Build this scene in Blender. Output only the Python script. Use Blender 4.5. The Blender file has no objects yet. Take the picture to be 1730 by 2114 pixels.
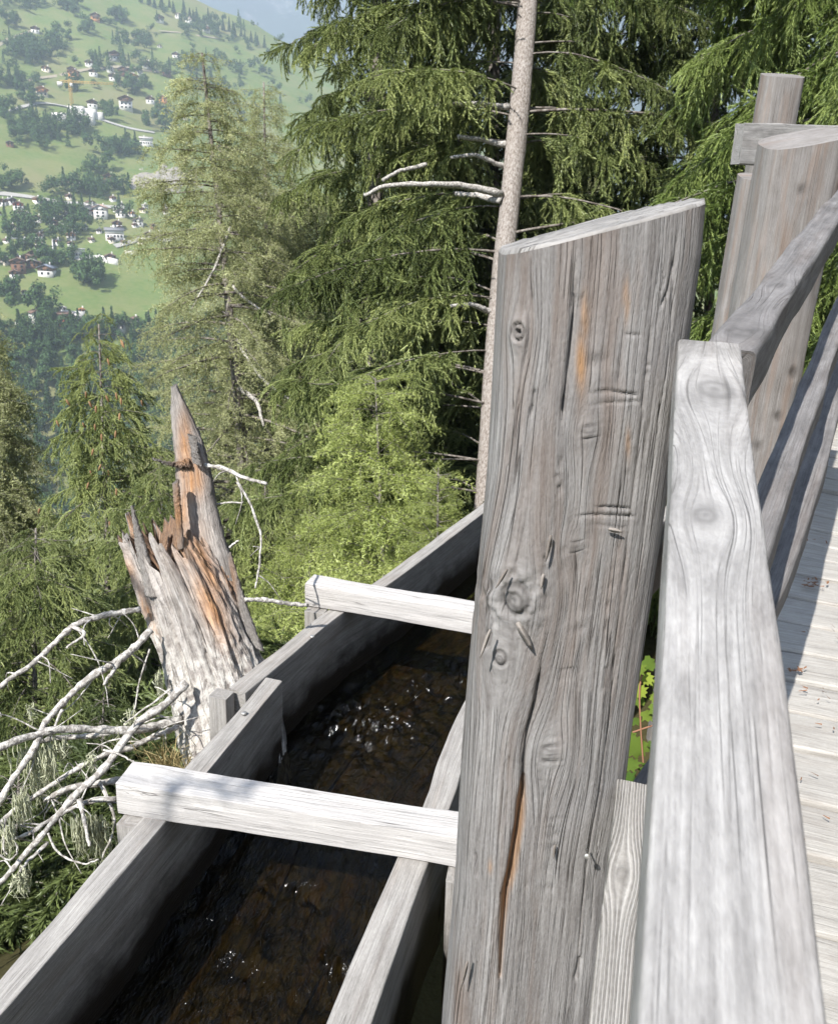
import bpy, math, random
import numpy as np
from mathutils import Matrix, Vector

# ------------------------------------------------------------------ camera, sky, sun, exposure
sc = bpy.context.scene
F, CX, CY = 1710.0, 865.0, 1057.0            # focal length and centre in the photograph's pixels
CAMZ = 1.5
def _n(v):
    v = np.asarray(v, float); return v / np.linalg.norm(v)
_up = -_n(((650 - CX) / F, -(5725 - CY) / F, -1.0))   # world up seen by the camera (plumb lines of the posts)
_fw = np.array((0, 0, -1.0)); _Y = _n(_fw - _fw.dot(_up) * _up); _X = np.cross(_Y, _up)
R3 = np.array((_X, _Y, _up))
CAM = np.array((0.0, 0.0, CAMZ))
cam_d = bpy.data.cameras.new('camera'); cam = bpy.data.objects.new('camera', cam_d)
sc.collection.objects.link(cam); sc.camera = cam
cam.matrix_world = Matrix.Translation(Vector(CAM)) @ Matrix(R3.tolist()).to_4x4()
cam_d.sensor_fit = 'VERTICAL'; cam_d.sensor_height = 24.0; cam_d.lens = 24.0 * F / 2114.0
cam_d.clip_start = 0.05; cam_d.clip_end = 30000
cam_d.dof.use_dof = True; cam_d.dof.focus_distance = 1.6; cam_d.dof.aperture_fstop = 11.0

SUN = _n((-0.364, -0.561, 0.743))                 # towards the sun: behind the camera, to the left
world = bpy.data.worlds.new('World'); sc.world = world; world.use_nodes = True
wn = world.node_tree.nodes; wl = world.node_tree.links
sky = wn.new('ShaderNodeTexSky'); sky.sky_type = 'NISHITA'; sky.sun_disc = False
sky.sun_elevation = math.asin(SUN[2]); sky.sun_rotation = math.atan2(SUN[0], SUN[1])
sky.altitude = 1400; sky.air_density = 1.0; sky.dust_density = 0.6
wl.new(sky.outputs[0], wn['Background'].inputs[0]); wn['Background'].inputs[1].default_value = 0.05
sun_d = bpy.data.lights.new('sun', 'SUN'); sun_d.energy = 5.0; sun_d.angle = math.radians(0.53); sun_d.color = (1, 0.955, 0.89)
sun = bpy.data.objects.new('sun', sun_d); sc.collection.objects.link(sun)
sun.rotation_euler = Vector(SUN).to_track_quat('Z', 'Y').to_euler()
sc.view_settings.view_transform = 'Standard'; sc.view_settings.look = 'None'
sc.view_settings.exposure = 1.42; sc.view_settings.gamma = 1.0; sc.view_settings.use_curve_mapping = False
sc.cycles.use_denoising = True; sc.cycles.max_bounces = 6; sc.cycles.volume_bounces = 1
sc.cycles.transparent_max_bounces = 12; sc.cycles.caustics_reflective = False; sc.cycles.caustics_refractive = False

# ------------------------------------------------------------------ helpers
RNG = np.random.default_rng(7)
def atd(px, py, d):
    "point at camera depth d behind photo pixel (px, py)"
    return CAM + R3 @ (np.array(((px - CX) / F, -(py - CY) / F, -1.0)) * d)
def ray(px, py):
    return R3 @ np.array(((px - CX) / F, -(py - CY) / F, -1.0))
def atz(px, py, z):
    r = ray(px, py); return CAM + r * ((z - CAMZ) / r[2])
def aty(px, py, y):
    r = ray(px, py); return CAM + r * (y / r[1])
def project(p):
    q = (np.asarray(p) - CAM) @ R3
    return np.stack((CX + F * q[..., 0] / -q[..., 2], CY - F * q[..., 1] / -q[..., 2]), -1)

def _hash(ix, iy, iz, seed):
    h = (ix * 374761393 + iy * 668265263 + iz * 2147483647 + seed * 1274126177) & 0xffffffff
    h = ((h ^ (h >> 13)) * 1274126177) & 0xffffffff
    return ((h ^ (h >> 16)) & 0xffff) / 65535.0
def vnoise(p, seed=0):
    p = np.asarray(p, float); i = np.floor(p).astype(np.int64); f = p - i; f = f * f * (3 - 2 * f); out = 0
    for dx in (0, 1):
        for dy in (0, 1):
            for dz in (0, 1):
                w = (f[..., 0] if dx else 1 - f[..., 0]) * (f[..., 1] if dy else 1 - f[..., 1]) * (f[..., 2] if dz else 1 - f[..., 2])
                out = out + w * _hash(i[..., 0] + dx, i[..., 1] + dy, i[..., 2] + dz, seed)
    return out * 2 - 1
def fbm(p, seed=0, oct=3):
    p = np.asarray(p, float); a = 1.0; s = 0
    for k in range(oct):
        s = s + a * vnoise(p * 2 ** k, seed + k * 17); a *= 0.5
    return s

def mesh_np(name, V, faces, smooth=False, attrs=None):
    "faces: list of int arrays, each (n,3) or (n,4)"
    me = bpy.data.meshes.new(name)
    V = np.ascontiguousarray(V, np.float32).reshape(-1, 3)
    faces = [np.asarray(f, np.int32) for f in faces if len(f)]
    loops = np.concatenate([f.ravel() for f in faces]); sizes = np.concatenate([np.full(len(f), f.shape[1], np.int32) for f in faces])
    starts = np.concatenate(([0], np.cumsum(sizes)[:-1])).astype(np.int32)
    me.vertices.add(len(V)); me.vertices.foreach_set('co', V.ravel())
    me.loops.add(len(loops)); me.loops.foreach_set('vertex_index', loops)
    me.polygons.add(len(sizes)); me.polygons.foreach_set('loop_start', starts); me.polygons.foreach_set('loop_total', sizes)
    if smooth: me.polygons.foreach_set('use_smooth', np.ones(len(sizes), bool))
    for k, a in (attrs or {}).items():
        a = np.ascontiguousarray(a, np.float32)
        if a.ndim == 2:
            at = me.attributes.new(k, 'FLOAT_VECTOR', 'POINT'); at.data.foreach_set('vector', a.ravel())
        else:
            at = me.attributes.new(k, 'FLOAT', 'POINT'); at.data.foreach_set('value', a)
    me.update(calc_edges=True)
    return me
def link(name, me, mat=None, parent=None, loc=None):
    o = bpy.data.objects.new(name, me); sc.collection.objects.link(o)
    if mat is not None and me is not None and not me.materials: me.materials.append(mat)
    if parent is not None: o.parent = parent
    if loc is not None: o.location = loc
    return o
def empty(name, label, cat, loc=(0, 0, 0), group=None):
    o = bpy.data.objects.new(name, None); sc.collection.objects.link(o); o.location = loc
    o.empty_display_size = 0.1
    return tag(o, label, cat, group)
def tag(o, label=None, cat=None, group=None, kind=None):
    if label: o['label'] = label
    if cat: o['category'] = cat
    if group: o['group'] = group
    if kind: o['kind'] = kind
    return o
def cat_np(parts):
    "joins (V, faces list) pairs"
    Vs, Fs, n = [], {}, 0
    for V, fs in parts:
        V = np.asarray(V, float).reshape(-1, 3); Vs.append(V)
        for f in fs:
            f = np.asarray(f)
            if len(f): Fs.setdefault(f.shape[1], []).append(f + n)
        n += len(V)
    return np.concatenate(Vs), [np.concatenate(x) for x in Fs.values()]
def box_vf(cx, cy, cz, sx, sy, sz):
    V = np.array([(x, y, z) for x in (-.5, .5) for y in (-.5, .5) for z in (-.5, .5)]) * (sx, sy, sz) + (cx, cy, cz)
    return V, [np.array([(0, 1, 3, 2), (4, 6, 7, 5), (0, 4, 5, 1), (2, 3, 7, 6), (0, 2, 6, 4), (1, 5, 7, 3)])]
def resample(pts, n, curved=True):
    pts = np.asarray(pts, float); m = len(pts)
    if m == 2 or not curved:
        d = np.concatenate(([0], np.cumsum(np.linalg.norm(np.diff(pts, axis=0), axis=1)))); t = np.linspace(0, d[-1], n)
        return np.stack([np.interp(t, d, pts[:, k]) for k in range(pts.shape[1])], 1)
    P = np.vstack((2 * pts[0] - pts[1], pts, 2 * pts[-1] - pts[-2])); out = []
    for t in np.linspace(0, m - 1, n):
        i = min(int(t), m - 2); f = t - i; a, b, c, d = P[i:i + 4]
        out.append(0.5 * ((2 * b) + (c - a) * f + (2 * a - 5 * b + 4 * c - d) * f * f + (3 * b - a - 3 * c + d) * f ** 3))
    return np.array(out)
def tube_vf(pts, rad, k=6, n=None, jitter=0.0, seed=0, cap=True):
    pts = np.asarray(pts, float)
    if n: 
        rad = np.interp(np.linspace(0, 1, n), np.linspace(0, 1, len(rad)), rad) if np.ndim(rad) else np.full(n, rad); pts = resample(pts, n)
    else: rad = np.broadcast_to(rad, (len(pts),)) if np.ndim(rad) == 0 else np.interp(np.linspace(0, 1, len(pts)), np.linspace(0, 1, len(rad)), rad)
    T = np.gradient(pts, axis=0); T /= np.linalg.norm(T, axis=1)[:, None] + 1e-9
    ref = np.array((0, 0, 1.0)) if abs(T[:, 2]).mean() < 0.85 else np.array((1.0, 0, 0))
    A = np.cross(T, ref); A /= np.linalg.norm(A, axis=1)[:, None] + 1e-9; B = np.cross(A, T)
    an = np.linspace(0, 2 * np.pi, k, endpoint=False); m = len(pts)
    ring = np.cos(an)[None, :, None] * A[:, None] + np.sin(an)[None, :, None] * B[:, None]
    r = rad[:, None] * np.ones(k)
    if jitter: r = r * (1 + jitter * np.random.default_rng(seed).normal(size=(m, k)))
    V = (pts[:, None] + ring * r[..., None]).reshape(-1, 3)
    i = np.arange(m - 1)[:, None] * k; j = np.arange(k)[None]; j2 = (j + 1) % k
    q = np.stack((i + j, i + j2, i + k + j2, i + k + j), -1).reshape(-1, 4)
    fs = [q]
    if cap:
        V = np.vstack((V, pts[0], pts[-1])); c0, c1 = m * k, m * k + 1; jj = np.arange(k)
        fs.append(np.concatenate((np.stack((np.full(k, c0), (jj + 1) % k, jj), 1), np.stack((np.full(k, c1), (m - 1) * k + jj, (m - 1) * k + (jj + 1) % k), 1))))
    return V, fs

# ------------------------------------------------------------------ materials
class NT:
    def __init__(s, name):
        s.m = bpy.data.materials.new(name); s.m.use_nodes = True; s.t = s.m.node_tree; s.n = s.t.nodes; s.n.clear()
        s.out = s.n.new('ShaderNodeOutputMaterial')
    def node(s, typ, ins=None, **kw):
        x = s.n.new('ShaderNode' + typ)
        for k, v in kw.items(): setattr(x, k, v)
        for k, v in (ins or {}).items():
            i = x.inputs[k]
            if isinstance(v, bpy.types.NodeSocket): s.t.links.new(v, i)
            else: i.default_value = v
        return x
    def math(s, op, a, b=0.0, clamp=False):
        x = s.node('Math', {0: a, 1: b}, operation=op); x.use_clamp = clamp; return x.outputs[0]
    def vmul(s, v, f): return s.node('VectorMath', {0: v, 1: f}, operation='MULTIPLY').outputs[0]
    def vadd(s, v, f): return s.node('VectorMath', {0: v, 1: f}, operation='ADD').outputs[0]
    def noise(s, v, scale=1.0, detail=3.0, rough=0.55, dist=0.0):
        return s.node('TexNoise', {'Vector': v, 'Scale': scale, 'Detail': detail, 'Roughness': rough, 'Distortion': dist}).outputs[0]
    def ramp(s, f, stops, interp='LINEAR'):
        x = s.node('ValToRGB', {0: f}); cr = x.color_ramp; cr.interpolation = interp
        while len(cr.elements) < len(stops): cr.elements.new(0.5)
        for e, (p, c) in zip(cr.elements, stops):
            e.position = p; e.color = (c, c, c, 1) if np.ndim(c) == 0 else (*c, 1)
        return x.outputs[0]
    def mix(s, f, a, b, mode='MIX'):
        x = s.node('Mix', data_type='RGBA', blend_type=mode)
        for k, v in ((0, f), (6, a), (7, b)):
            if isinstance(v, bpy.types.NodeSocket): s.t.links.new(v, x.inputs[k])
            elif k == 0: x.inputs[0].default_value = v
            else: x.inputs[k].default_value = (*v, 1)
        return x.outputs[2]
    def attr(s, name): return s.node('Attribute', attribute_name=name)
    def surf(s, sock): s.t.links.new(sock, s.out.inputs['Surface']); return s.m
    def principled(s, col, rough=0.8, bump=None, dist=0.002, strength=1.0, **ins):
        d = {'Roughness': rough}; d.update(ins)
        p = s.node('BsdfPrincipled', d)
        if isinstance(col, bpy.types.NodeSocket): s.t.links.new(col, p.inputs['Base Color'])
        else: p.inputs['Base Color'].default_value = (*col, 1)
        p.inputs['Specular IOR Level'].default_value = ins.get('Specular IOR Level', 0.25)
        if bump is not None:
            b = s.node('Bump', {'Height': bump, 'Distance': dist, 'Strength': strength}); s.t.links.new(b.outputs[0], p.inputs['Normal'])
        return s.surf(p.outputs[0])

def mat_wood(name, light, dark, brown=(.16, .10, .065), brown_amt=0.25, fibre=1.0, mott=0.5, crack=0.5, bump=0.0012, orange=(.42, .22, .08), rings=0.0, wet=0.0):
    t = NT(name); g = t.attr('grain').outputs['Vector']
    oi = t.node('ObjectInfo').outputs['Random']
    off = t.node('CombineXYZ', {0: t.math('MULTIPLY', oi, 37.0), 1: t.math('MULTIPLY', oi, 11.0), 2: t.math('MULTIPLY', oi, 5.0)}).outputs[0]
    g = t.vadd(g, off)
    f1 = t.noise(t.vmul(g, (7 * fibre, 330 * fibre, 330 * fibre)), 1, 4, 0.6)
    f2 = t.noise(t.vmul(g, (1.6, 70, 70)), 1, 3, 0.6)
    f3 = t.noise(t.vmul(g, (9, 26, 26)), 1, 4, 0.65)
    f4 = t.noise(t.vmul(g, (120, 420, 420)), 1, 2, 0.6)
    v = t.math('ADD', t.math('MULTIPLY', f1, 0.42), t.math('ADD', t.math('MULTIPLY', f2, 0.33), t.math('MULTIPLY', f3, mott)))
    v = t.math('ADD', v, t.math('MULTIPLY', f4, 0.2))
    tot = 0.42 + 0.33 + mott + 0.2
    v = t.math('DIVIDE', v, tot)
    if rings:
        w = t.node('TexWave', {'Vector': t.vmul(g, (0.9, 1, 1)), 'Scale': rings, 'Distortion': 0.8, 'Detail': 2.0, 'Detail Scale': 1.0}, bands_direction='Y').outputs['Fac']
        v = t.math('ADD', t.math('MULTIPLY', v, 0.89), t.math('MULTIPLY', w, 0.11))
    col = t.ramp(v, ((0.38, dark), (0.50, tuple((np.array(light) + np.array(dark)) / 2)), (0.61, light)))
    br = t.ramp(t.noise(t.vmul(t.vadd(g, (3.3, 1.7, .4)), (2.2, 22, 22)), 1, 3, 0.6), ((0.5, 0.0), (0.68, 1.0)))
    col = t.mix(t.math('MULTIPLY', br, brown_amt), col, brown)
    cn = t.noise(t.vmul(g, (1.1, 46, 46)), 1, 1.5, 0.5)
    ck = t.ramp(t.math('ABSOLUTE', t.math('SUBTRACT', cn, 0.5)), ((0.0, 1.0), (0.012, 0.0)))
    ckm = t.ramp(t.noise(t.vmul(g, (3, 10, 10)), 1, 2), ((0.48, 0.0), (0.6, 1.0)))
    ck = t.math('MULTIPLY', t.math('MULTIPLY', ck, ckm), crack)
    cn2 = t.noise(t.vmul(t.vadd(g, (1.3, .7, 2.1)), (2.0, 125, 125)), 1, 2, 0.5)
    ck2 = t.ramp(t.math('ABSOLUTE', t.math('SUBTRACT', cn2, 0.5)), ((0.0, 1.0), (0.03, 0.0)))
    ck2 = t.math('MULTIPLY', t.math('MULTIPLY', ck2, t.ramp(f3, ((0.42, 0.0), (0.58, 1.0)))), crack)
    ck = t.math('MAXIMUM', ck, t.math('MULTIPLY', ck2, 0.55))
    col = t.mix(t.math('MULTIPLY', ck, 0.8), col, (.03, .022, .018))
    st = t.attr('stain').outputs['Fac']; col = t.mix(st, col, orange)
    kn = t.attr('knot').outputs['Fac']; col = t.mix(t.math('MULTIPLY', kn, 0.85), col, tuple(np.array(dark) * 0.55))
    h = t.math('SUBTRACT', t.math('ADD', t.math('MULTIPLY', f1, 0.7), t.math('MULTIPLY', f4, 0.5)), t.math('MULTIPLY', ck, 1.5))
    h = t.math('ADD', h, t.math('MULTIPLY', f2, 0.6))
    if rings: h = t.math('ADD', h, w)
    rough = 0.85
    if wet:
        z = t.node('SeparateXYZ', {0: t.node('NewGeometry').outputs['Position']}).outputs[2]
        wz = t.math('ADD', z, t.math('MULTIPLY', t.math('SUBTRACT', t.noise(t.vmul(g, (9, 14, 14)), 1, 5, .65), 0.5), 0.22))
        wm = t.node('MapRange', {0: wz, 1: wet + 0.07, 2: wet - 0.05}).outputs[0]
        col = t.mix(wm, col, (.022, .018, .014)); rough = t.node('MapRange', {0: wm, 3: 0.85, 4: 0.35}).outputs[0]
    return t.principled(col, rough, h, bump)

M = {}
M['post'] = mat_wood('post_wood', (.30, .292, .288), (.125, .116, .112), brown=(.17, .125, .10), brown_amt=.52, mott=.45, crack=.9, bump=.0024)
M['post_far'] = mat_wood('far_post_wood', (0.274, 0.262, 0.255), (0.144, 0.131, 0.122), brown=(.22, .15, .11), brown_amt=.45, mott=.45, crack=.4, bump=.0016)
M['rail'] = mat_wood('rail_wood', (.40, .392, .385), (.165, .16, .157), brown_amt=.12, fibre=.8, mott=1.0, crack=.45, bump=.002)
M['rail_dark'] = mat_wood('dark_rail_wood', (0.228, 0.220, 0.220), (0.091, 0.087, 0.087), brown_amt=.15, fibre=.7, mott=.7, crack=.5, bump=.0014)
M['beam'] = mat_wood('pale_beam_wood', (0.608, 0.593, 0.578), (0.365, 0.350, 0.342), brown_amt=.05, mott=.25, crack=.8, bump=.0012)
M['flume'] = mat_wood('flume_wood', (.42, .405, .385), (.19, .18, .17), brown_amt=.2, mott=.4, crack=.5, bump=.0012, wet=-.315)
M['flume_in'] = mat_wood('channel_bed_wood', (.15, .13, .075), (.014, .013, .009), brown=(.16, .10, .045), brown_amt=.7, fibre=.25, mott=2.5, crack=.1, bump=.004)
M['stringer'] = mat_wood('ribbed_plank_wood', (0.395, 0.380, 0.357), (0.152, 0.141, 0.129), brown_amt=.1, mott=.15, crack=.3, bump=.0016, rings=80)
M['deck'] = mat_wood('deck_wood', (0.456, 0.437, 0.403), (0.251, 0.236, 0.217), brown_amt=.1, mott=.4, crack=.4, bump=.0012)
M['endgrain'] = mat_wood('sawn_end_wood', (.34, .33, .32), (.15, .145, .14), brown_amt=.05, fibre=.3, mott=.9, crack=.6, bump=.003)
def flat(name, col, rough=.8, metal=0.0, noise=None):
    t = NT(name); c = col
    if noise:
        n = t.noise(t.node('TexCoord').outputs['Object'], noise[0], 4, .6); c = t.mix(n, tuple(np.array(col) * (1 - noise[1])), tuple(np.minimum(np.array(col) * (1 + noise[1]), 1)))
    return t.principled(c, rough, Metallic=metal)
M['steel'] = flat('galvanised_steel', (.55, .54, .52), .45, .8, (200, .3))
M['rope'] = flat('pale_threaded_rod', (.50, .47, .42), .7, .2, (300, .3))
M['splinter'] = flat('raised_fibre', (.17, .15, .135), .85, 0, (150, .35))
M['splinter_w'] = flat('fresh_fibre', (.26, .235, .215), .85, 0, (150, .3))

def board(name, pts, w, h, mat, parent=None, n=60, knots=(), rnd=.006, rough=.0018, seed=0, taper=(1, 1), wave=0.0, nx=10, ny=6, endmat=None, up=(0, 0, 1.0), wedge=None):
    """timber along the centre line of its top face; grain follows it. knots: (along m, across m, radius) on the top face"""
    P = resample(pts, n); L = np.concatenate(([0], np.cumsum(np.linalg.norm(np.diff(P, axis=0), axis=1))))
    T = np.gradient(P, axis=0); T /= np.linalg.norm(T, axis=1)[:, None]
    upv = np.asarray(up, float); S = np.cross(T, upv); S /= np.linalg.norm(S, axis=1)[:, None]; U = np.cross(S, T)
    # cross-section loop (y across, z from 0 to -h) with rounded corners
    r = rnd; loop = []
    def seg(a, b, m): 
        for k in range(m): loop.append(np.array(a) + (np.array(b) - np.array(a)) * (k / m))
    def arc(c, a0):
        for k in range(3):
            a = math.radians(a0 - 90 * k / 3); loop.append((c[0] + r * math.cos(a), c[1] + r * math.sin(a)))
    seg((-w / 2 + r, 0), (w / 2 - r, 0), nx); arc((w / 2 - r, -r), 90); seg((w / 2, -r), (w / 2, -h + r), ny); arc((w / 2 - r, -h + r), 0)
    seg((w / 2 - r, -h), (-w / 2 + r, -h), max(2, nx // 2)); arc((-w / 2 + r, -h + r), -90); seg((-w / 2, -h + r), (-w / 2, -r), ny); arc((-w / 2 + r, -r), 180)
    C = np.array(loop); k = len(C)
    tp = np.interp(L / L[-1], (0, 1), taper)
    Y = C[None, :, 0] * tp[:, None]; Z = np.repeat(C[None, :, 1], n, 0).copy()
    if wedge is not None: Y = Y * (1 + (wedge - 1) * (-Z / h))
    X = np.repeat(L[:, None], k, 1)
    G = np.stack((X, Y, Z), -1); rg = np.random.default_rng(seed); o = rg.uniform(0, 50, 3)
    d1 = fbm(np.stack((X * 5, Y * 22, Z * 22), -1) + o, seed, 3) * rough
    d2 = fbm(np.stack((X * 2.5, Y * 3, Z * 3), -1) + o + 9, seed + 3, 2) * rough * 2
    cy, cz = Y, Z + h / 2; nrm = np.stack((cy / (w / 2), cz / (h / 2)), -1); nrm = np.sign(nrm) * np.abs(nrm) ** 4; nrm /= np.linalg.norm(nrm, axis=-1)[..., None] + 1e-6
    Y = Y + nrm[..., 0] * (d1 + d2); Z = Z + nrm[..., 1] * (d1 + d2)
    if wave:
        wv = fbm(np.stack((X[:, :1] * 3.2, X[:, :1] * 0, X[:, :1] * 0), -1) + o, seed + 5, 2) * wave; Y = Y + np.where(C[None, :, 0] < 0, wv, wv * .5)
    kn = np.zeros_like(X); Gy = G[..., 1].copy()
    for (ka, ky, kr) in knots:
        da, dy = X - ka, G[..., 1] - ky; e = (dy / (2.6 * kr)) ** 2 + (da / (5.5 * kr)) ** 2
        Gy = np.where(Z > -h * .5, ky + (Gy - ky) * (1 - .86 * np.exp(-e)), Gy)
        rr = np.sqrt(dy ** 2 + (da * .75) ** 2) / kr; top = Z > -h * .25
        kn = np.maximum(kn, np.where(top, np.exp(-(rr / .95) ** 4) * (.5 + .18 * np.cos(rr * 11)), 0))
        Z = Z + np.where(top, np.exp(-rr ** 2) * .002, 0)
    G = np.stack((X, Gy, G[..., 2]), -1)
    W = P[:, None] + S[:, None] * Y[..., None] + U[:, None] * Z[..., None]
    base = P[0]; V = (W - base).reshape(-1, 3); Gv = G.reshape(-1, 3); K = kn.ravel()
    i = np.arange(n - 1)[:, None] * k; j = np.arange(k)[None]; j2 = (j + 1) % k
    q = np.stack((i + j, i + k + j, i + k + j2, i + j2), -1).reshape(-1, 4)
    ex, eg, ek, tri = [], [], [], []; nv = len(V)
    for end in (0, n - 1):
        ringv = V[end * k:(end + 1) * k]; c = ringv.mean(0); s = nv + len(ex)
        mids = c + (ringv - c) * .5 + rg.normal(size=ringv.shape) * .0006
        ex += list(ringv) + list(mids) + [c]; jj = np.arange(k); jn = (jj + 1) % k
        gg = np.stack((rg.uniform(0, 9) + 0 * C[:, 0], C[:, 0] * .25, C[:, 1] * .25), 1)
        eg += list(gg) + list(gg * .5) + [gg[0] * 0]; ek += [0.1] * (2 * k + 1)
        a = np.stack((s + jj, s + jn, s + k + jn), 1); b = np.stack((s + jj, s + k + jn, s + k + jj), 1); cc = np.stack((s + k + jj, s + k + jn, np.full(k, s + 2 * k)), 1)
        t3 = np.concatenate((a, b, cc)); tri.append(t3 if end == 0 else t3[:, ::-1])
    V = np.vstack((V, ex)); Gv = np.vstack((Gv, eg)); K = np.concatenate((K, ek))
    me = mesh_np(name, V, [q, np.concatenate(tri)], True, {'grain': Gv, 'knot': K})
    return link(name, me, M[mat], parent, base if parent is None else Vector(base) - (parent.matrix_world.translation if False else Vector(parent.location)))
# ------------------------------------------------------------------ terrain
E_D = np.array((300, 360, 430, 480, 590, 700, 800, 1050, 1250.0)); E_E = np.array((-.57, -.40, -.22, -.125, -.036, .03, .072, .16, .215))
def hill_height(x, y):
    x = np.asarray(x, float); y = np.asarray(y, float)
    d = np.hypot(x, y) + 1e-6; az = np.degrees(np.arctan2(x, y))
    s = -.866 * x + .5 * y - 1.75
    near = np.where(s > 0, -1.35 - .70 * s, np.where(s > -3.2, -1.35 - .12 * s, -.966 + 90 * (1 - np.exp(-np.maximum(-s - 3.2, 0) * .8 / 90))))
    near = near + fbm(np.stack((x * .5, y * .5, 0 * x), -1), 3, 3) * np.clip(d / 8 - .3, 0, .35)
    near = np.maximum(near, -172)
    e = np.interp(d, E_D, E_E)
    eR = np.interp(az, (-60, -30, -15.5, -9, -3, 10, 30), (.30, .275, .212, .163, .12, .02, -.1))
    e = e + (eR - .215) * np.clip((d - 520) / 730, 0, 1) ** 1.0
    zf = np.where(d < 1250, e * d, eR * 1250 - (d - 1250) * .55)
    zf = zf + fbm(np.stack((x / 160, y / 160, 0 * x), -1), 8, 4) * 9 * np.clip((d - 380) / 200, 0, 1)
    win = np.clip((az + 100) / 30, 0, 1) * np.clip((60 - az) / 30, 0, 1)
    zf = np.where(d > 300, -172 + (zf + 172) * win, -172); zf = np.maximum(zf, -172)
    return np.maximum(near, zf)
def on_hill(px, py, d0=250.0, d1=1400.0):
    r = ray(px, py); h = math.hypot(r[0], r[1]); ds = np.linspace(d0, d1, 1200)
    P = CAM + r[None] * (ds / h)[:, None]; g = hill_height(P[:, 0], P[:, 1])
    k = np.argmax(P[:, 2] <= g) if (P[:, 2] <= g).any() else len(ds) - 1
    p = P[k].copy(); p[2] = hill_height(p[0], p[1]); return p
azs = np.radians(np.concatenate((np.arange(-42, 36, .45), np.arange(36, 318, 6.0))))
rads = 0.7 * 1.036 ** np.arange(0, 243); rads = rads[rads < 3850]
AZ, RD = np.meshgrid(azs, rads)
gx, gy = RD * np.sin(AZ), RD * np.cos(AZ); gz = hill_height(gx, gy)
V = np.stack((gx, gy, gz), -1).reshape(-1, 3); na = len(azs); nr = len(rads)
i = np.arange(nr - 1)[:, None] * na; j = np.arange(na)[None]; j2 = (j + 1) % na
q = np.stack((i + j, i + j2, i + na + j2, i + na + j), -1).reshape(-1, 4)
V = np.vstack((V, (0, 0, hill_height(0, 0)))); c = len(V) - 1; jj = np.arange(na)
t = NT('ground_cover'); P0 = t.node('NewGeometry').outputs['Position']
n1 = t.noise(P0, .012, 5, .6); n2 = t.noise(P0, .05, 4, .6); n3 = t.noise(P0, 2.2, 5, .65)
meadow = t.mix(t.ramp(n2, ((.4, 0.), (.65, 1.))), (.095, .15, .042), (.15, .17, .065))
n4 = t.noise(t.vmul(P0, (1, 1, 2)), .35, 4, .7); meadow = t.mix(t.ramp(n4, ((.35, .0), (.7, .55))), meadow, (.20, .21, .09)); meadow = t.mix(t.ramp(n1, ((.52, 0.), (.66, .8))), meadow, (.20, .19, .095))
floor_ = t.mix(n3, (.035, .03, .018), (.09, .085, .035))
dist = t.node('VectorMath', {0: P0}, operation='LENGTH').outputs['Value']
col = t.mix(t.node('MapRange', {0: dist, 1: 250, 2: 330}).outputs[0], floor_, meadow)
M['ground'] = t.principled(col, .95, n3, .05, **{'Specular IOR Level': .05})
tag(link('ground', mesh_np('ground', V, [q, np.stack((np.full(na, c), (jj + 1) % na, jj), 1)], True), M['ground']), kind='structure')
# far blue range
maz = np.radians(np.arange(-48, 48, .35)); md = np.linspace(2300, 3500, 26); AZ, RD = np.meshgrid(maz, md)
x, y = RD * np.sin(AZ), RD * np.cos(AZ); tt = (RD - 2300) / 1200
rid = fbm(np.stack((x / 420, y / 420, 0 * x), -1), 21, 5)
z = -172 + (tt ** .8) * (980 + 120 * np.sin(AZ * 9)) + rid * 120 * np.sqrt(tt) * (1 - .2 * tt)
V = np.stack((x, y, z), -1).reshape(-1, 3); na = len(maz)
i = np.arange(len(md) - 1)[:, None] * na; j = np.arange(na - 1)[None]
t = NT('mountain_rock'); P0 = t.node('NewGeometry').outputs['Position']
rk = t.ramp(t.noise(t.vmul(P0, (1, 1, .45)), .011, 6, .65), ((.56, 0.), (.68, 1.)))
M['mountain'] = t.principled(t.mix(rk, (.03, .05, .04), (.20, .20, .20)), .95, **{'Specular IOR Level': .05})
tag(link('mountain', mesh_np('mountain', V, [np.stack((i + j, i + j + 1, i + na + j + 1, i + na + j), -1).reshape(-1, 4)], True), M['mountain']), kind='structure')

# ------------------------------------------------------------------ water channel
ZF = -.10
flume = empty('wooden_flume', 'open grey timber water channel crossed by pale beams beside the walkway', 'water channel', atz(405, 1592, ZF))
def zz(px, z): return [atz(a, b, z) for a, b in px]
lw1 = [atz(-160, 2230, ZF), atz(20, 2035, ZF), atz(405, 1592, ZF), atz(566, 1402, ZF)]
lw2 = [atz(490, 1425, ZF), atz(585, 1348, ZF), atz(690, 1263, ZF), atz(812, 1186, ZF), atz(1000, 1046, ZF)]
hd = _n(lw2[-1] - lw2[-2]); lw2 += [lw2[-1] + hd * 1.4, lw2[-1] + hd * 3.0 + np.array((.25, -.1, 0))]
rw1 = [atz(640, 2330, ZF), atz(720, 2114, ZF), atz(850, 1780, ZF), atz(893, 1690, ZF)]
rw2 = [atz(888, 1692, ZF), atz(913, 1630, ZF), atz(938, 1560, ZF), atz(975, 1470, ZF), atz(1060, 1330, ZF)]
hd2 = _n(hd + np.array((.1, -.05, 0))); rw2 += [rw2[-1] + hd2 * 1.2, rw2[-1] + hd2 * 3.3]
WH = .47
board('side_wall', lw1, .066, WH, 'flume', flume, 90, rough=.003, rnd=.004, seed=1, ny=14, nx=8)
board('side_wall', lw2, .07, WH, 'flume', flume, 110, rough=.003, rnd=.004, seed=2, ny=14, nx=8)
board('side_wall', rw1, .085, WH, 'flume', flume, 80, rough=.002, seed=3, ny=10, nx=8)
board('side_wall', rw2, .078, WH, 'flume', flume, 110, rough=.003, seed=4, ny=10, nx=8, wave=.012)
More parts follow.
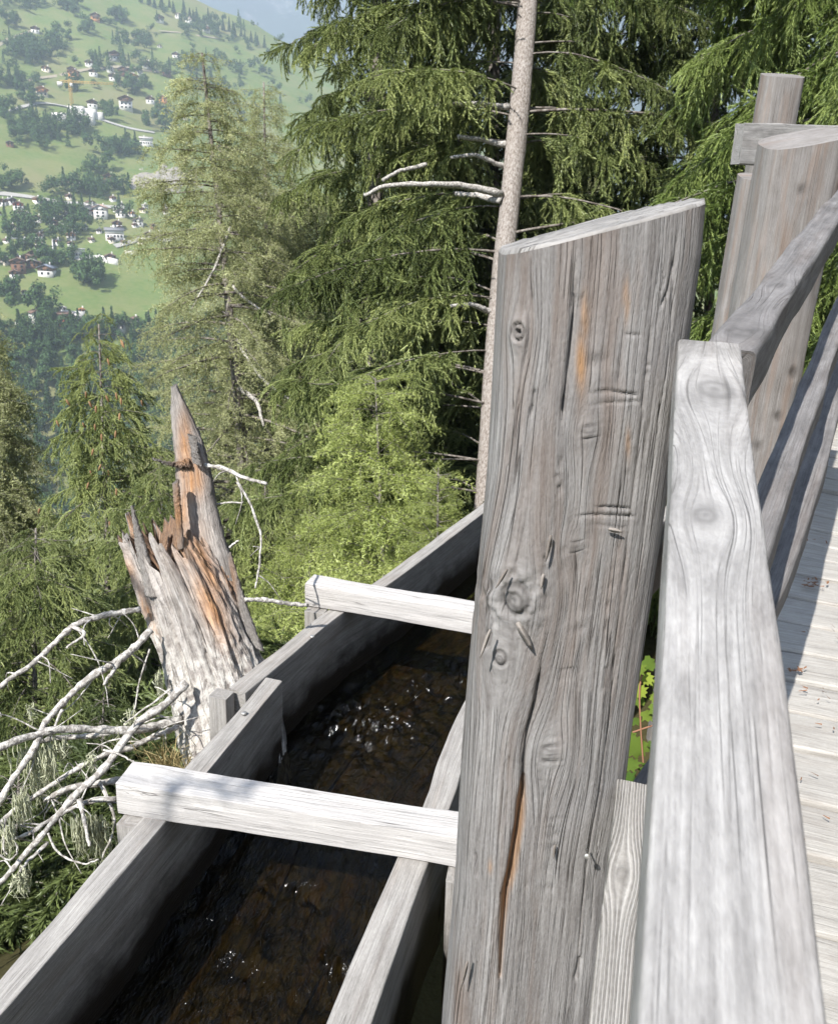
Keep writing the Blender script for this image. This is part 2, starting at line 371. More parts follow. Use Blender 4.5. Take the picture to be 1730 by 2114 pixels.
mid = [(np.array(a) + np.array(b)) / 2 + (0, 0, -WH + .035) for a, b in ((lw1[0], rw1[0]), (lw1[2], rw1[2] * .5 + rw1[3] * .5), (lw2[1], rw2[3]), (lw2[3], rw2[5] * .5 + rw2[4] * .5), (lw2[5], rw2[6]))]
side = np.array((.955, -.295, 0))
for k in (-1, 0, 1):
    board('floor_plank', [p + side * k * .2355 for m, p in enumerate(mid)], .2352, .04, 'flume_in', flume, 50, seed=10 + k, rough=.003)
def crossbeam(lp, rp, seed, kn=()):
    a, b = atz(*lp, ZF + .102), atz(*rp, ZF + .102); d = _n(b - a)
    board('crossbeam', [a, b + d * .22], .10, .10, 'beam', flume, 60, knots=kn, seed=seed, rough=.0022, rnd=.003)
    return a, b, d
a1, b1, d1 = crossbeam((258, 1593), (950, 1702), 20, ((.1, .01, .012),))
a2, b2, d2 = crossbeam((640, 1196), (980, 1252), 21, ((.5, -.02, .010),))
def upright(p, w, th, ln, dirv, seed, wedge=None):
    dirv = _n((dirv[0], dirv[1], 0)); nrm = np.array((-dirv[1], dirv[0], 0))
    board('upright', [p, p + np.array((0, 0, -ln))], w, th, 'flume', flume, 24, seed=seed, up=nrm, taper=(1, wedge or 1), rough=.0015)
for (a, b, d, sd) in ((a1, b1, d1, 30), (a2, b2, d2, 33)):
    nv = np.array((d[1], -d[0], 0)); nv = nv if nv[1] < 0 else -nv
    upright(a + d * .055 - nv * -.03 + (0, 0, -.105), .085, .06, .62, d, sd)
    upright(b1 + d1 * .035 + nv * .035 + (0, 0, -.105) if sd == 30 else b2 + d2 * .1 + (0, 0, -.105), .11, .06, .60, d, sd + 1, .72)
p = atz(490, 1418, ZF); upright(p + np.array((-.035, -.02, .0)), .07, .06, .6, (.955, -.295), 36)
# bolt heads on the wall tops
for px in ((504, 1472), (645, 1314)):
    p = atz(*px, ZF + .004); o = link('bolt_head', mesh_np('bolt_head', *tube_vf([(0, 0, -.004), (0, 0, .003), (0, 0, .004)], [.009, .009, .006], 10)), M['steel'], flume, Vector(p) - flume.location)
# water surface
NL, NW = 520, 110
L = resample(np.array([lw1[0], lw1[2], lw2[1], lw2[3], lw2[5], lw2[6]]), NL); Rr = resample(np.array([rw1[0], rw1[2] * .6 + rw1[3] * .4, rw2[3], rw2[4], rw2[5], rw2[6]]), NL)
ww = np.linspace(.02, .98, NW)[None, :, None]; W = L[:, None] * (1 - ww) + Rr[:, None] * ww; W[..., 2] = ZF - .335
al = np.repeat(np.concatenate(([0], np.cumsum(np.linalg.norm(np.diff(L, axis=0), axis=1))))[:, None], NW, 1); ac = np.repeat(ww[..., 0] * .67, NL, 0)
rough_ = np.clip(fbm(np.stack((al * 2.2, ac * 4, 0 * al), -1), 33, 2) * .5 + .1, .06, .4); PQ = project(W)
for (gx_, gy_, rx_, ry_, am_) in ((760, 1490, 110, 70, 1.25), (860, 1420, 90, 40, 1.0), (620, 1840, 40, 25, .9), (950, 1390, 25, 30, 1.2), (490, 1950, 30, 40, .8), (690, 1990, 40, 30, .9), (600, 2060, 50, 30, .8), (400, 1990, 30, 30, .25)):
    rough_ = np.maximum(rough_, am_ * np.exp(-((PQ[..., 0] - gx_) / rx_) ** 2 - ((PQ[..., 1] - gy_) / ry_) ** 2))
W[..., 2] += fbm(np.stack((al * 6, ac * 14, 0 * al), -1), 4, 2) * .006 + rough_ * (fbm(np.stack((al * 17, ac * 26, 0 * al), -1), 5, 2) * .024 + vnoise(np.stack((al * 45, ac * 60, 0 * al), -1), 6) * .009)
i = np.arange(NL - 1)[:, None] * NW; j = np.arange(NW - 1)[None]
t = NT('stream_water'); P0 = t.node('NewGeometry').outputs['Position']
wv = t.noise(t.vmul(P0, (34, 17, 1)), 1, 3, .6, 1.2); wv2 = t.noise(t.vmul(P0, (95, 55, 1)), 1, 2, .5, .6)
hh = t.math('ADD', wv, t.math('MULTIPLY', wv2, .35))
bp = t.node('Bump', {'Height': hh, 'Distance': .012, 'Strength': 1.0}).outputs[0]
gl = t.node('BsdfGlossy', {'Color': (.95, .97, 1, 1), 'Roughness': .12, 'Normal': bp}).outputs[0]
tr = t.node('BsdfTransparent', {'Color': (.33, .29, .195, 1)}).outputs[0]
fr = t.node('Fresnel', {'IOR': 1.33, 'Normal': bp}).outputs[0]
M['water'] = t.surf(t.node('MixShader', {0: fr, 1: tr, 2: gl}).outputs[0])
tag(link('water', mesh_np('water', W.reshape(-1, 3), [np.stack((i + j, i + j + 1, i + NW + 1 + j, i + NW + j), -1).reshape(-1, 4)], True), M['water']), kind='structure')

# ------------------------------------------------------------------ railing
rail_root = empty('wooden_railing', 'grey timber railing with a broad foreground post along the walkway', 'railing', (.21, 1.06, -.2))
PY = 1.10
TL = [(1030, 400), (1032, 520), (1026, 640), (1018, 800), (1008, 960), (1000, 1050), (988, 1180), (975, 1330), (964, 1450), (955, 1560), (948, 1700), (943, 1800), (930, 1950), (915, 2114), (890, 2500), (880, 2900)]
TR = [(1455, 400), (1445, 520), (1428, 640), (1408, 800), (1384, 960), (1372, 1050), (1352, 1180), (1330, 1330), (1312, 1450), (1298, 1560), (1272, 1700), (1262, 1800), (1248, 1950), (1230, 2114), (1200, 2500), (1180, 2900)]
def prof(tab):
    P = np.array([aty(a, b, PY) for a, b in tab]); return P[::-1, 2], P[::-1, 0]
zl, xl = prof(TL); zr, xr = prof(TR)
def line_dist(Q, pts):
    "distance and position along a pixel polyline"
    pts = np.asarray(pts, float); best = np.full(Q.shape[:-1], 1e9); pos = np.zeros(Q.shape[:-1]); n = len(pts) - 1
    for k in range(n):
        a, b = pts[k], pts[k + 1]; ab = b - a; u = np.clip(((Q - a) @ ab) / (ab @ ab), 0, 1)
        d = np.linalg.norm(Q - (a + u[..., None] * ab), axis=-1); m = d < best; best = np.where(m, d, best); pos = np.where(m, (k + u) / n, pos)
    return best, pos
def make_post():
    th = np.radians(np.concatenate((np.linspace(200, -20, 190), np.linspace(-26, -154, 24))))   # 180 = left edge, 90 = front
    zb, vz = -1.1, np.concatenate((np.linspace(0, .46, 30, endpoint=False), np.linspace(.46, 1, 560)))
    fl, mid_, rt = aty(1033, 521, PY), aty(1245, 479, PY - .085), aty(1449, 416, PY)
    A = np.array([(p[0], p[1], 1) for p in (fl, mid_, rt)]); pl = np.linalg.solve(A, [fl[2], mid_[2], rt[2]])
    ne = 3.4; cs, sn = np.cos(th), np.sin(th)
    ex = np.sign(cs) * np.abs(cs) ** (2 / ne); ey = -np.sign(sn) * np.abs(sn) ** (2 / ne)
    zap = zb + vz * (1.48 - zb)
    def section(z):
        l = np.interp(z, zl, xl); r = np.interp(z, zr, xr); return (l + r) / 2 - .005, (r - l) / 2 * .965
    c0, a0 = section(zap); X0 = c0[:, None] + a0[:, None] * ex; Y0 = PY + .095 * ey[None] + 0 * X0
    zt = pl[0] * X0 + pl[1] * Y0 + pl[2]; Z = zb + vz[:, None] * (zt - zb)
    c0, a0 = section(Z); X = c0 + a0 * ex; Y = Y0
    Pw = np.stack((X, Y, Z), -1); Q = project(Pw); front = (ey[None] < .35) + 0 * X
    nrm = np.stack((np.broadcast_to(np.abs(ex) ** 4 * np.sign(ex), X.shape), np.broadcast_to(np.abs(ey) ** 4 * np.sign(ey), X.shape)), -1)
    nrm = nrm / np.linalg.norm(nrm, axis=-1)[..., None]
    arc = np.concatenate(([0], np.cumsum(np.hypot(np.diff(ex * .12), np.diff(ey * .095))))); U = np.broadcast_to(arc, X.shape).copy(); H = Z.copy()
    D = fbm(np.stack((H * 1.2, U * 14, 0 * U), -1), 41, 3) * .0022 + fbm(np.stack((H * 3.5, U * 70, 0 * U), -1), 44, 3) * .0009
    stain = np.zeros_like(X); knot = np.zeros_like(X); cu = U.copy()
    mpp = 1.06 / F
    KN = [(1072, 686, 13, .007), (1211, 891, 11, .004), (1032, 1358, 15, .005), (1137, 1557, 19, .004), (1062, 1235, 30, .005), (1180, 1130, 10, .003), (1270, 1760, 14, .003)]
    for (kx, ky, kr, amp) in KN:
        i0 = np.unravel_index(np.argmin(np.where(front, (Q[..., 0] - kx) ** 2 + (Q[..., 1] - ky) ** 2, 1e12)), X.shape); uk, hk = U[i0], H[i0]; r = kr * mpp
        e = ((U - uk) / (3.0 * r)) ** 2 + ((H - hk) / (7 * r)) ** 2; cu = uk + (cu - uk) * (1 - .85 * np.exp(-e))
        rr = np.hypot(U - uk, (H - hk) * .8) / r
        D += amp * np.exp(-(rr / 1.9) ** 2) - amp * .9 * np.exp(-((rr - .95) / .22) ** 2)
        knot = np.maximum(knot, np.exp(-(rr / .95) ** 6) * (.5 + .35 * np.cos(rr * 14)) + .5 * np.exp(-((rr - .95) / .2) ** 2))
    i0 = np.unravel_index(np.argmin(np.where(front, (Q[..., 0] - 1071) ** 2 + (Q[..., 1] - 687) ** 2, 1e12)), X.shape)
    rr = np.hypot(U - U[i0], H - H[i0]) / (6 * mpp); D -= .012 * np.exp(-rr ** 2); knot = np.maximum(knot, np.exp(-rr ** 2))
    cracks = [([(1187, 515), (1186, 640), (1176, 740), (1165, 830), (1160, 885)], 4.2, .014), ([(1160, 880), (1158, 940), (1159, 1040), (1150, 1160)], 1.6, .005),
        ([(1235, 485), (1229, 600), (1225, 720), (1228, 830), (1236, 890), (1220, 960), (1210, 1060)], 1.9, .006),
        ([(1352, 540), (1346, 620), (1341, 700), (1331, 800), (1319, 920), (1306, 1020), (1291, 1150), (1273, 1300), (1256, 1500), (1236, 1640), (1216, 1750), (1201, 1880), (1190, 2020), (1180, 2150)], 1.7, .006),
        ([(1128, 1310), (1116, 1390), (1106, 1450), (1087, 1520), (1081, 1580), (1081, 1640), (1066, 1740), (1047, 1850), (1037, 1980), (1030, 2150)], 4.6, .017),
        ([(1218, 1060), (1203, 1200), (1190, 1300)], 1.8, .006), ([(1226, 1125), (1216, 1250), (1192, 1330)], 2.2, .006), ([(1100, 530), (1096, 700), (1091, 800)], 1.4, .004),
        ([(1104, 800), (1103, 830), (1094, 865)], 3, .006), ([(1137, 1120), (1133, 1150), (1126, 1160)], 5, .008), ([(1182, 1375), (1178, 1410)], 2.6, .005), ([(1252, 1370), (1246, 1430)], 2.6, .005),
        ([(980, 1755), (985, 1815)], 2.6, .006), ([(1140, 1745), (1130, 1800), (1120, 1960)], 2.4, .006), ([(1395, 520), (1380, 600), (1362, 640)], 2.4, .005),
        ([(1400, 470), (1392, 560), (1384, 700)], 1.8, .004), ([(1010, 1300), (1005, 1345)], 5, .008), ([(1200, 1972), (1185, 2030)], 4, .006)]
    rg = np.random.default_rng(5)
    for _ in range(46):
        y0 = rg.uniform(500, 2000); ln = rg.uniform(90, 420); fx = rg.uniform(.06, .95); pts = []
        for yy in np.linspace(y0, y0 + ln, 7):
            l = np.interp(yy, [p[1] for p in TL], [p[0] for p in TL]); r = np.interp(yy, [p[1] for p in TR], [p[0] for p in TR]); pts.append((l + (r - l) * fx + rg.normal() * 2.2, yy))
        cracks.append((pts, rg.uniform(.8, 1.7), rg.uniform(.002, .005)))
    for pts, w, dep in cracks:
        d, s = line_dist(Q, pts); tp = np.clip(np.minimum(s, 1 - s) * 6, .15, 1)
        D -= np.where(front, dep * tp * np.exp(-(d / (w * (.5 + .5 * tp))) ** 2), 0)
    # split with fresh brown wood inside
    d, s = line_dist(Q, [(1079, 1612), (1072, 1700), (1056, 1800), (1042, 1850), (1036, 1930), (1032, 2020)])
    wd = np.interp(s, (0, .1, .5, .62, 1), (3, 9, 9.5, 8, 2)); g = np.where(front, 1 / (1 + np.exp((d - wd) / 1.1)), 0)
    D -= .010 * g; stain = np.maximum(stain, g * .55)
    for (a, b, w, dep) in (((1245, 806), (1312, 815), 2.6, .005), ((1243, 832), (1318, 829), 2.2, .0025), ((1240, 1046), (1296, 1049), 2.2, .005), ((1216, 1062), (1306, 1066), 2.6, .004), ((1222, 1082), (1290, 1090), 1.8, .002), ((1296, 690), (1322, 692), 2, .003)):
        d, s = line_dist(Q, [a, b]); D -= np.where(front, dep * np.exp(-(d / w) ** 2), 0)
    for (sx, sy, rx, ry, am) in ((1199, 750, 9, 52, .75), (1207, 655, 6, 45, .5), (1293, 620, 5, 40, .5), (1296, 915, 5, 30, .35), (1012, 1790, 5, 14, .35)):
        e = ((Q[..., 0] - sx) / rx) ** 2 + ((Q[..., 1] - sy) / ry) ** 2; stain = np.maximum(stain, np.where(front, am * np.exp(-e), 0))
    e = np.hypot(Q[..., 0] - 1060, Q[..., 1] - 1240) / 60; D += np.where(front, np.exp(-e ** 2) * fbm(np.stack((U * 90, H * 60, 0 * U), -1), 77, 2) * .006, 0)
    X = X + nrm[..., 0] * D; Y = Y + nrm[..., 1] * D
    V = np.stack((X, Y, Z), -1); m, k = X.shape
    G = np.stack((H, cu, 0 * H), -1)
    i = np.arange(m - 1)[:, None] * k; j = np.arange(k)[None]; j2 = (j + 1) % k
    q = np.stack((i + j, i + j2, i + k + j2, i + k + j), -1).reshape(-1, 4)[:, ::-1]
    org = np.array(rail_root.location)
    po = link('post', mesh_np('post', V.reshape(-1, 3) - org, [q], True, {'grain': G.reshape(-1, 3), 'stain': stain.ravel(), 'knot': np.clip(knot, 0, 1).ravel()}), M['post'], rail_root)
    # sawn top: rings towards the middle
    ring = V[-1]; cen = ring.mean(0); cen[2] = pl[0] * cen[0] + pl[1] * cen[1] + pl[2]; rings = [ring + (0, 0, 0)]
    for f in (.985, .94, .85, .72, .56, .4, .25, .12):
        rr = cen + (ring - cen) * f; rr[:, 2] += .0035 * (f > .95) * 0 + .004 + fbm(np.stack((rr[:, 0] * 25, rr[:, 1] * 160, 0 * rr[:, 0]), -1), 51, 3) * .0022; rings.append(rr)
    TV = np.concatenate(rings + [cen[None] + (0, 0, .004)]); nr_ = len(rings)
    i = np.arange(nr_ - 1)[:, None] * k; q = np.stack((i + j, i + j2, i + k + j2, i + k + j), -1).reshape(-1, 4)[:, ::-1]
    jj = np.arange(k); tri = np.stack(((nr_ - 1) * k + (jj + 1) % k, (nr_ - 1) * k + jj, np.full(k, nr_ * k)), 1)[:, ::-1]
    G = np.stack((TV[:, 0] * .6, TV[:, 1], TV[:, 2] * 0), 1)
    link('sawn_top', mesh_np('sawn_top', TV - org, [q, tri[:, ::-1]], True, {'grain': G}), M['endgrain'], po)
    return po
post = make_post()
org = np.array(rail_root.location)
# raised fibres, nails and the threaded rod on the post
def sliver(px0, px1, wpx, lift, mat, curl=.5, depth=.997):
    wpx, lift = wpx * .75, lift * .32
    a, b = aty(*px0, depth), aty(*px1, depth); d = b - a; s = _n(np.cross(d, (0, -1, 0))) * wpx * .95 / F; V = []; n = 6
    for k in range(n):
        u = k / (n - 1); p = a + d * u + np.array((0, -1, 0)) * lift * (u ** 1.5) + np.array((0, 0, .5)) * lift * curl * u ** 3
        w = s * math.sin(math.pi * (.15 + .8 * u)) * (1 - .35 * u); V += [p - w, p + w, p + (0, .0022, 0)]
    V = np.array(V); Fq = []
    for k in range(n - 1):
        o = 3 * k; Fq += [(o, o + 1, o + 4, o + 3), (o + 1, o + 2, o + 5, o + 4), (o + 2, o, o + 3, o + 5)]
    e = 3 * (n - 1); link('splinter', mesh_np('splinter', V - org, [np.array(Fq), np.array([(e, e + 1, e + 2), (0, 2, 1)])], True), M[mat], post)
for s in (((1137, 1105), (1125, 1160), 9, .010, 'splinter'), ((1122, 1185), (1116, 1215), 9, .008, 'splinter_w'), ((1047, 1175), (1022, 1214), 7, .012, 'splinter'), ((1068, 1285), (1098, 1340), 15, .012, 'splinter_w'),
          ((1012, 1300), (990, 1358), 8, .010, 'splinter_w'), ((1256, 1092), (1284, 1098), 9, .007, 'splinter_w'), ((1145, 1745), (1142, 1772), 6, .006, 'splinter'), ((965, 1985), (950, 2042), 9, .010, 'splinter')):
    sliver(*s)
def nail(px, depth, ln, parent, up=0.0):
    p = aty(*px, depth); d = _n((-.15, -1, .25)); 
    o = link('nail', mesh_np('nail', *tube_vf([p - org, p - org + d * ln, p - org + d * (ln + .0005), p - org + d * (ln + .002)], [.0014, .0014, .0045, .004], 8)), M['steel'], parent)
nail((1210, 1752), .990, .022, post); nail((1262, 1728), 1.02, .012, post)
pa, pb = aty(1352, 958, 1.055), aty(1400, 962, 1.055)
nn = 60; zz_ = np.linspace(0, 1, nn); link('threaded_rod', mesh_np('threaded_rod', *tube_vf([pa + (pb - pa) * u - org for u in zz_], .0032 + .0006 * np.sin(zz_ * 90), 8)), M['rope'], post)
# rails of the near section
na_, nb_ = atd(1522, 2330, .292), atd(1464, 706, .995)
board('top_rail', [na_, na_ * .5 + nb_ * .5, nb_], .0712, .043, 'rail', rail_root, 260, knots=((.70, .004, .028), (.43, -.008, .013)), seed=50, rnd=.004, rough=.0016, nx=36)
hdn = _n(nb_ - na_)
u0, u1 = na_ + (nb_ - na_) * .08, na_ + (nb_ - na_) * .995
board('lower_rail', [u0 + (0, 0, -.637), u1 + (0, 0, -.637)], .061, .05, 'stringer', rail_root, 130, knots=((.62, -.012, .011),), seed=80, nx=24, rnd=.004)
# rails of the section that climbs to the right
ra, rb = atd(1496, 735, 1.22), atd(1762, 372, 3.3); hdr = _n(rb - ra)
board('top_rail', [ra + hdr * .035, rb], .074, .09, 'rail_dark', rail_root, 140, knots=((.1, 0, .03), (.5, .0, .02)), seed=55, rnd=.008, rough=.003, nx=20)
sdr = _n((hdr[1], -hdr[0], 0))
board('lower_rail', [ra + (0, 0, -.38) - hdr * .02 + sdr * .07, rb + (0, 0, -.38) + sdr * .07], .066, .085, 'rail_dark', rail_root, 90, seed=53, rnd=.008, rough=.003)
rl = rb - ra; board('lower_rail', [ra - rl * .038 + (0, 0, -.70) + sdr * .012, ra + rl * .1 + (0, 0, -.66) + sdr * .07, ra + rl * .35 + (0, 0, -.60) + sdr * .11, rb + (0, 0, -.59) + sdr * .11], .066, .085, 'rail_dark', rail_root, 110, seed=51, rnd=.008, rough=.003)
def round_post(name, px, d, w, top, bot, seed, mat='post_far', slope=0.0, depth=.8, knots=(), parent=rail_root):
    cx = atd(px[0], px[1], d); n = 300; k = 96; th = np.linspace(0, 2 * np.pi, k, endpoint=False); ne = 3.0
    ex = np.sign(np.cos(th)) * np.abs(np.cos(th)) ** (2 / ne) * w / 2; ey = np.sign(np.sin(th)) * np.abs(np.sin(th)) ** (2 / ne) * w / 2 * depth
    v = np.linspace(0, 1, n); zt = top + slope * ex + .25 * ey; Z = bot + v[:, None] * (zt - bot)
    a = np.cumsum(np.hypot(np.gradient(ex), np.gradient(ey))); U = np.broadcast_to(a, Z.shape); 
    D = 1 + fbm(np.stack((Z * 2, np.cos(th) * 2 + 0 * Z, np.sin(th) * 2 + 0 * Z), -1), seed, 3) * .03 + fbm(np.stack((Z * 4, U * 50, 0 * Z), -1), seed + 1, 2) * .012
    K = np.zeros_like(Z); cu = U.copy(); X = cx[0] + ex * D; Y = cx[1] + ey * D; Q = project(np.stack((X, Y, Z), -1)); 
    for (kx, ky, kr) in knots:
        rr = np.hypot(Q[..., 0] - kx, (Q[..., 1] - ky) * .7) / kr; fr = (ey < 0)[None]; K = np.maximum(K, np.where(fr, np.exp(-rr ** 4), 0)); D = D + np.where(fr, .05 * np.exp(-(rr / 2) ** 2) - .09 * np.exp(-rr ** 2), 0)
    X = cx[0] + ex * D; Y = cx[1] + ey * D
    V = np.stack((X, Y, Z), -1).reshape(-1, 3); i = np.arange(n - 1)[:, None] * k; j = np.arange(k)[None]; j2 = (j + 1) % k
    q = np.stack((i + j, i + j2, i + k + j2, i + k + j), -1).reshape(-1, 4); top_ring = V[-k:]; c = top_ring.mean(0)
    V = np.vstack((V, top_ring, c[None])); jj = np.arange(k); s = n * k
    G = np.stack((Z, cu, 0 * Z), -1).reshape(-1, 3); G = np.vstack((G, top_ring * .4, c[None] * .4)); K = np.concatenate((K.ravel(), np.zeros(k + 1)))
    return link(name, mesh_np(name, V - org, [q, np.stack((s + jj, s + (jj + 1) % k, np.full(k, s + k)), 1)], True, {'grain': G, 'knot': K}), M[mat], parent)
p2 = atd(1650, 285, 3.45); round_post('post', (1657, 285), 3.45, .335, p2[2], -1.3, 61, slope=.22, knots=((1655, 393, 9), (1636, 770, 9), (1605, 860, 8), (1560, 920, 9)))
p3 = atd(1540, 365, 3.72); round_post('post', (1560, 420), 3.72, .19, p3[2], -1.3, 62)
# upper frame behind: cross board and thin post
frame = empty('rail_frame', 'thin grey post with a cross board standing behind the tall knotty post', 'rail frame', atd(1608, 250, 4.1))
org_f = np.array(frame.location)
ca, cb = atd(1528, 252, 3.95), atd(1850, 266, 4.2)
board('cross_board', [ca, cb], .08, .19, 'rail', frame, 40, seed=70, rough=.003)
_save = org; org = org_f
tp = atd(1610, 158, 4.25); round_post('post', (1607, 200), 4.25, .205, tp[2], -1.4, 63, parent=frame)
org = _save

# ------------------------------------------------------------------ walkway deck
HD = math.radians(17.0); ax = np.array((math.sin(HD), math.cos(HD), 0)); sd_ = np.array((math.cos(HD), -math.sin(HD), 0))
deck = tag(link('deck', mesh_np('deck', *cat_np([box_vf(.9, 1.5, -.12, .08, 5.5, .14), box_vf(1.6, 1.5, -.12, .08, 5.5, .14)])), M['stringer']), kind='structure')
deck.rotation_euler.z = -HD
s0 = atz(1282, 2114, .1); o0 = s0 + sd_ * .13 - ax * 1.6
rg = np.random.default_rng(12); s = 0.0; n = 0; turn = 0.0; base = o0.copy()
while s < 8.6:
    w = rg.uniform(.17, .23); hd = HD + math.radians(15) * np.clip((s - 3.0) / 1.6, 0, 1)
    axk = np.array((math.sin(hd), math.cos(hd), 0)); sk = np.array((math.cos(hd), -math.sin(hd), 0))
    mid_ = base + axk * w / 2; z = .115 + .05 * max(0, s - 1.7) + rg.normal() * .003
    a = mid_ + sk * (rg.uniform(-.015, .015) + .07 * (s > 2.6)); a[2] = z; b = a + sk * 1.75; b[2] = z + rg.normal() * .004
    board('plank', [a, b], w - .008, .045, 'deck', deck, 36, knots=((rg.uniform(.1, 1.2), rg.normal() * .05, .012),), seed=100 + n, rough=.002, rnd=.006, nx=8, ny=2)
    base = base + axk * w; s += w; n += 1
# keep planks under the deck's own rotation
for o in deck.children:
    o.matrix_parent_inverse = Matrix.Rotation(-HD, 4, 'Z').inverted()
# ------------------------------------------------------------------ broken snag
t = NT('snag_wood'); g = t.attr('grain').outputs['Vector']
f1 = t.noise(t.vmul(g, (8, 150, 150)), 1, 4, .65); f2 = t.noise(t.vmul(g, (2.5, 28, 28)), 1, 4, .6); f3 = t.noise(t.vmul(g, (22, 34, 34)), 1, 5, .7)
v = t.math('ADD', t.math('MULTIPLY', f1, .4), t.math('ADD', t.math('MULTIPLY', f2, .35), t.math('MULTIPLY', f3, .25)))
col = t.ramp(v, ((.36, (.13, .115, .105)), (.5, (.34, .315, .295)), (.64, (.55, .52, .49))))
ro = t.attr('stain').outputs['Fac']; rm = t.math('MULTIPLY', ro, t.ramp(f2, ((.36, .55), (.54, 1.0))), True)
col = t.mix(rm, col, t.ramp(f1, ((.35, (.30, .13, .05)), (.65, (.62, .32, .12)))))
li = t.attr('lichen').outputs['Fac']; lm = t.math('MULTIPLY', li, t.ramp(f3, ((.44, 0.), (.56, 1.))), True)
col = t.mix(lm, col, (.62, .60, .56))
M['snag'] = t.principled(col, .9, t.math('ADD', t.math('ADD', f1, f2), t.math('MULTIPLY', f3, .8)), .012)
t = NT('dead_branch_bark'); g = t.node('TexCoord').outputs['Object']
n1 = t.noise(g, 55, 4, .65); n2 = t.noise(g, 14, 3, .6)
M['branch'] = t.principled(t.mix(t.ramp(n1, ((.42, 0.), (.58, 1.))), t.mix(n2, (.15, .135, .12), (.34, .32, .30)), t.mix(n2, (.48, .46, .43), (.68, .66, .62))), .9, n1, .008)
t = NT('beard_lichen'); g = t.node('TexCoord').outputs['Object']
M['lichen'] = t.principled(t.mix(t.noise(g, 40, 3), (.38, .42, .27), (.66, .66, .50)), .95)
t = NT('dry_grass'); M['hay'] = t.principled(t.mix(t.node('ObjectInfo').outputs['Random'], (.42, .34, .17), (.42, .34, .17)), .9)

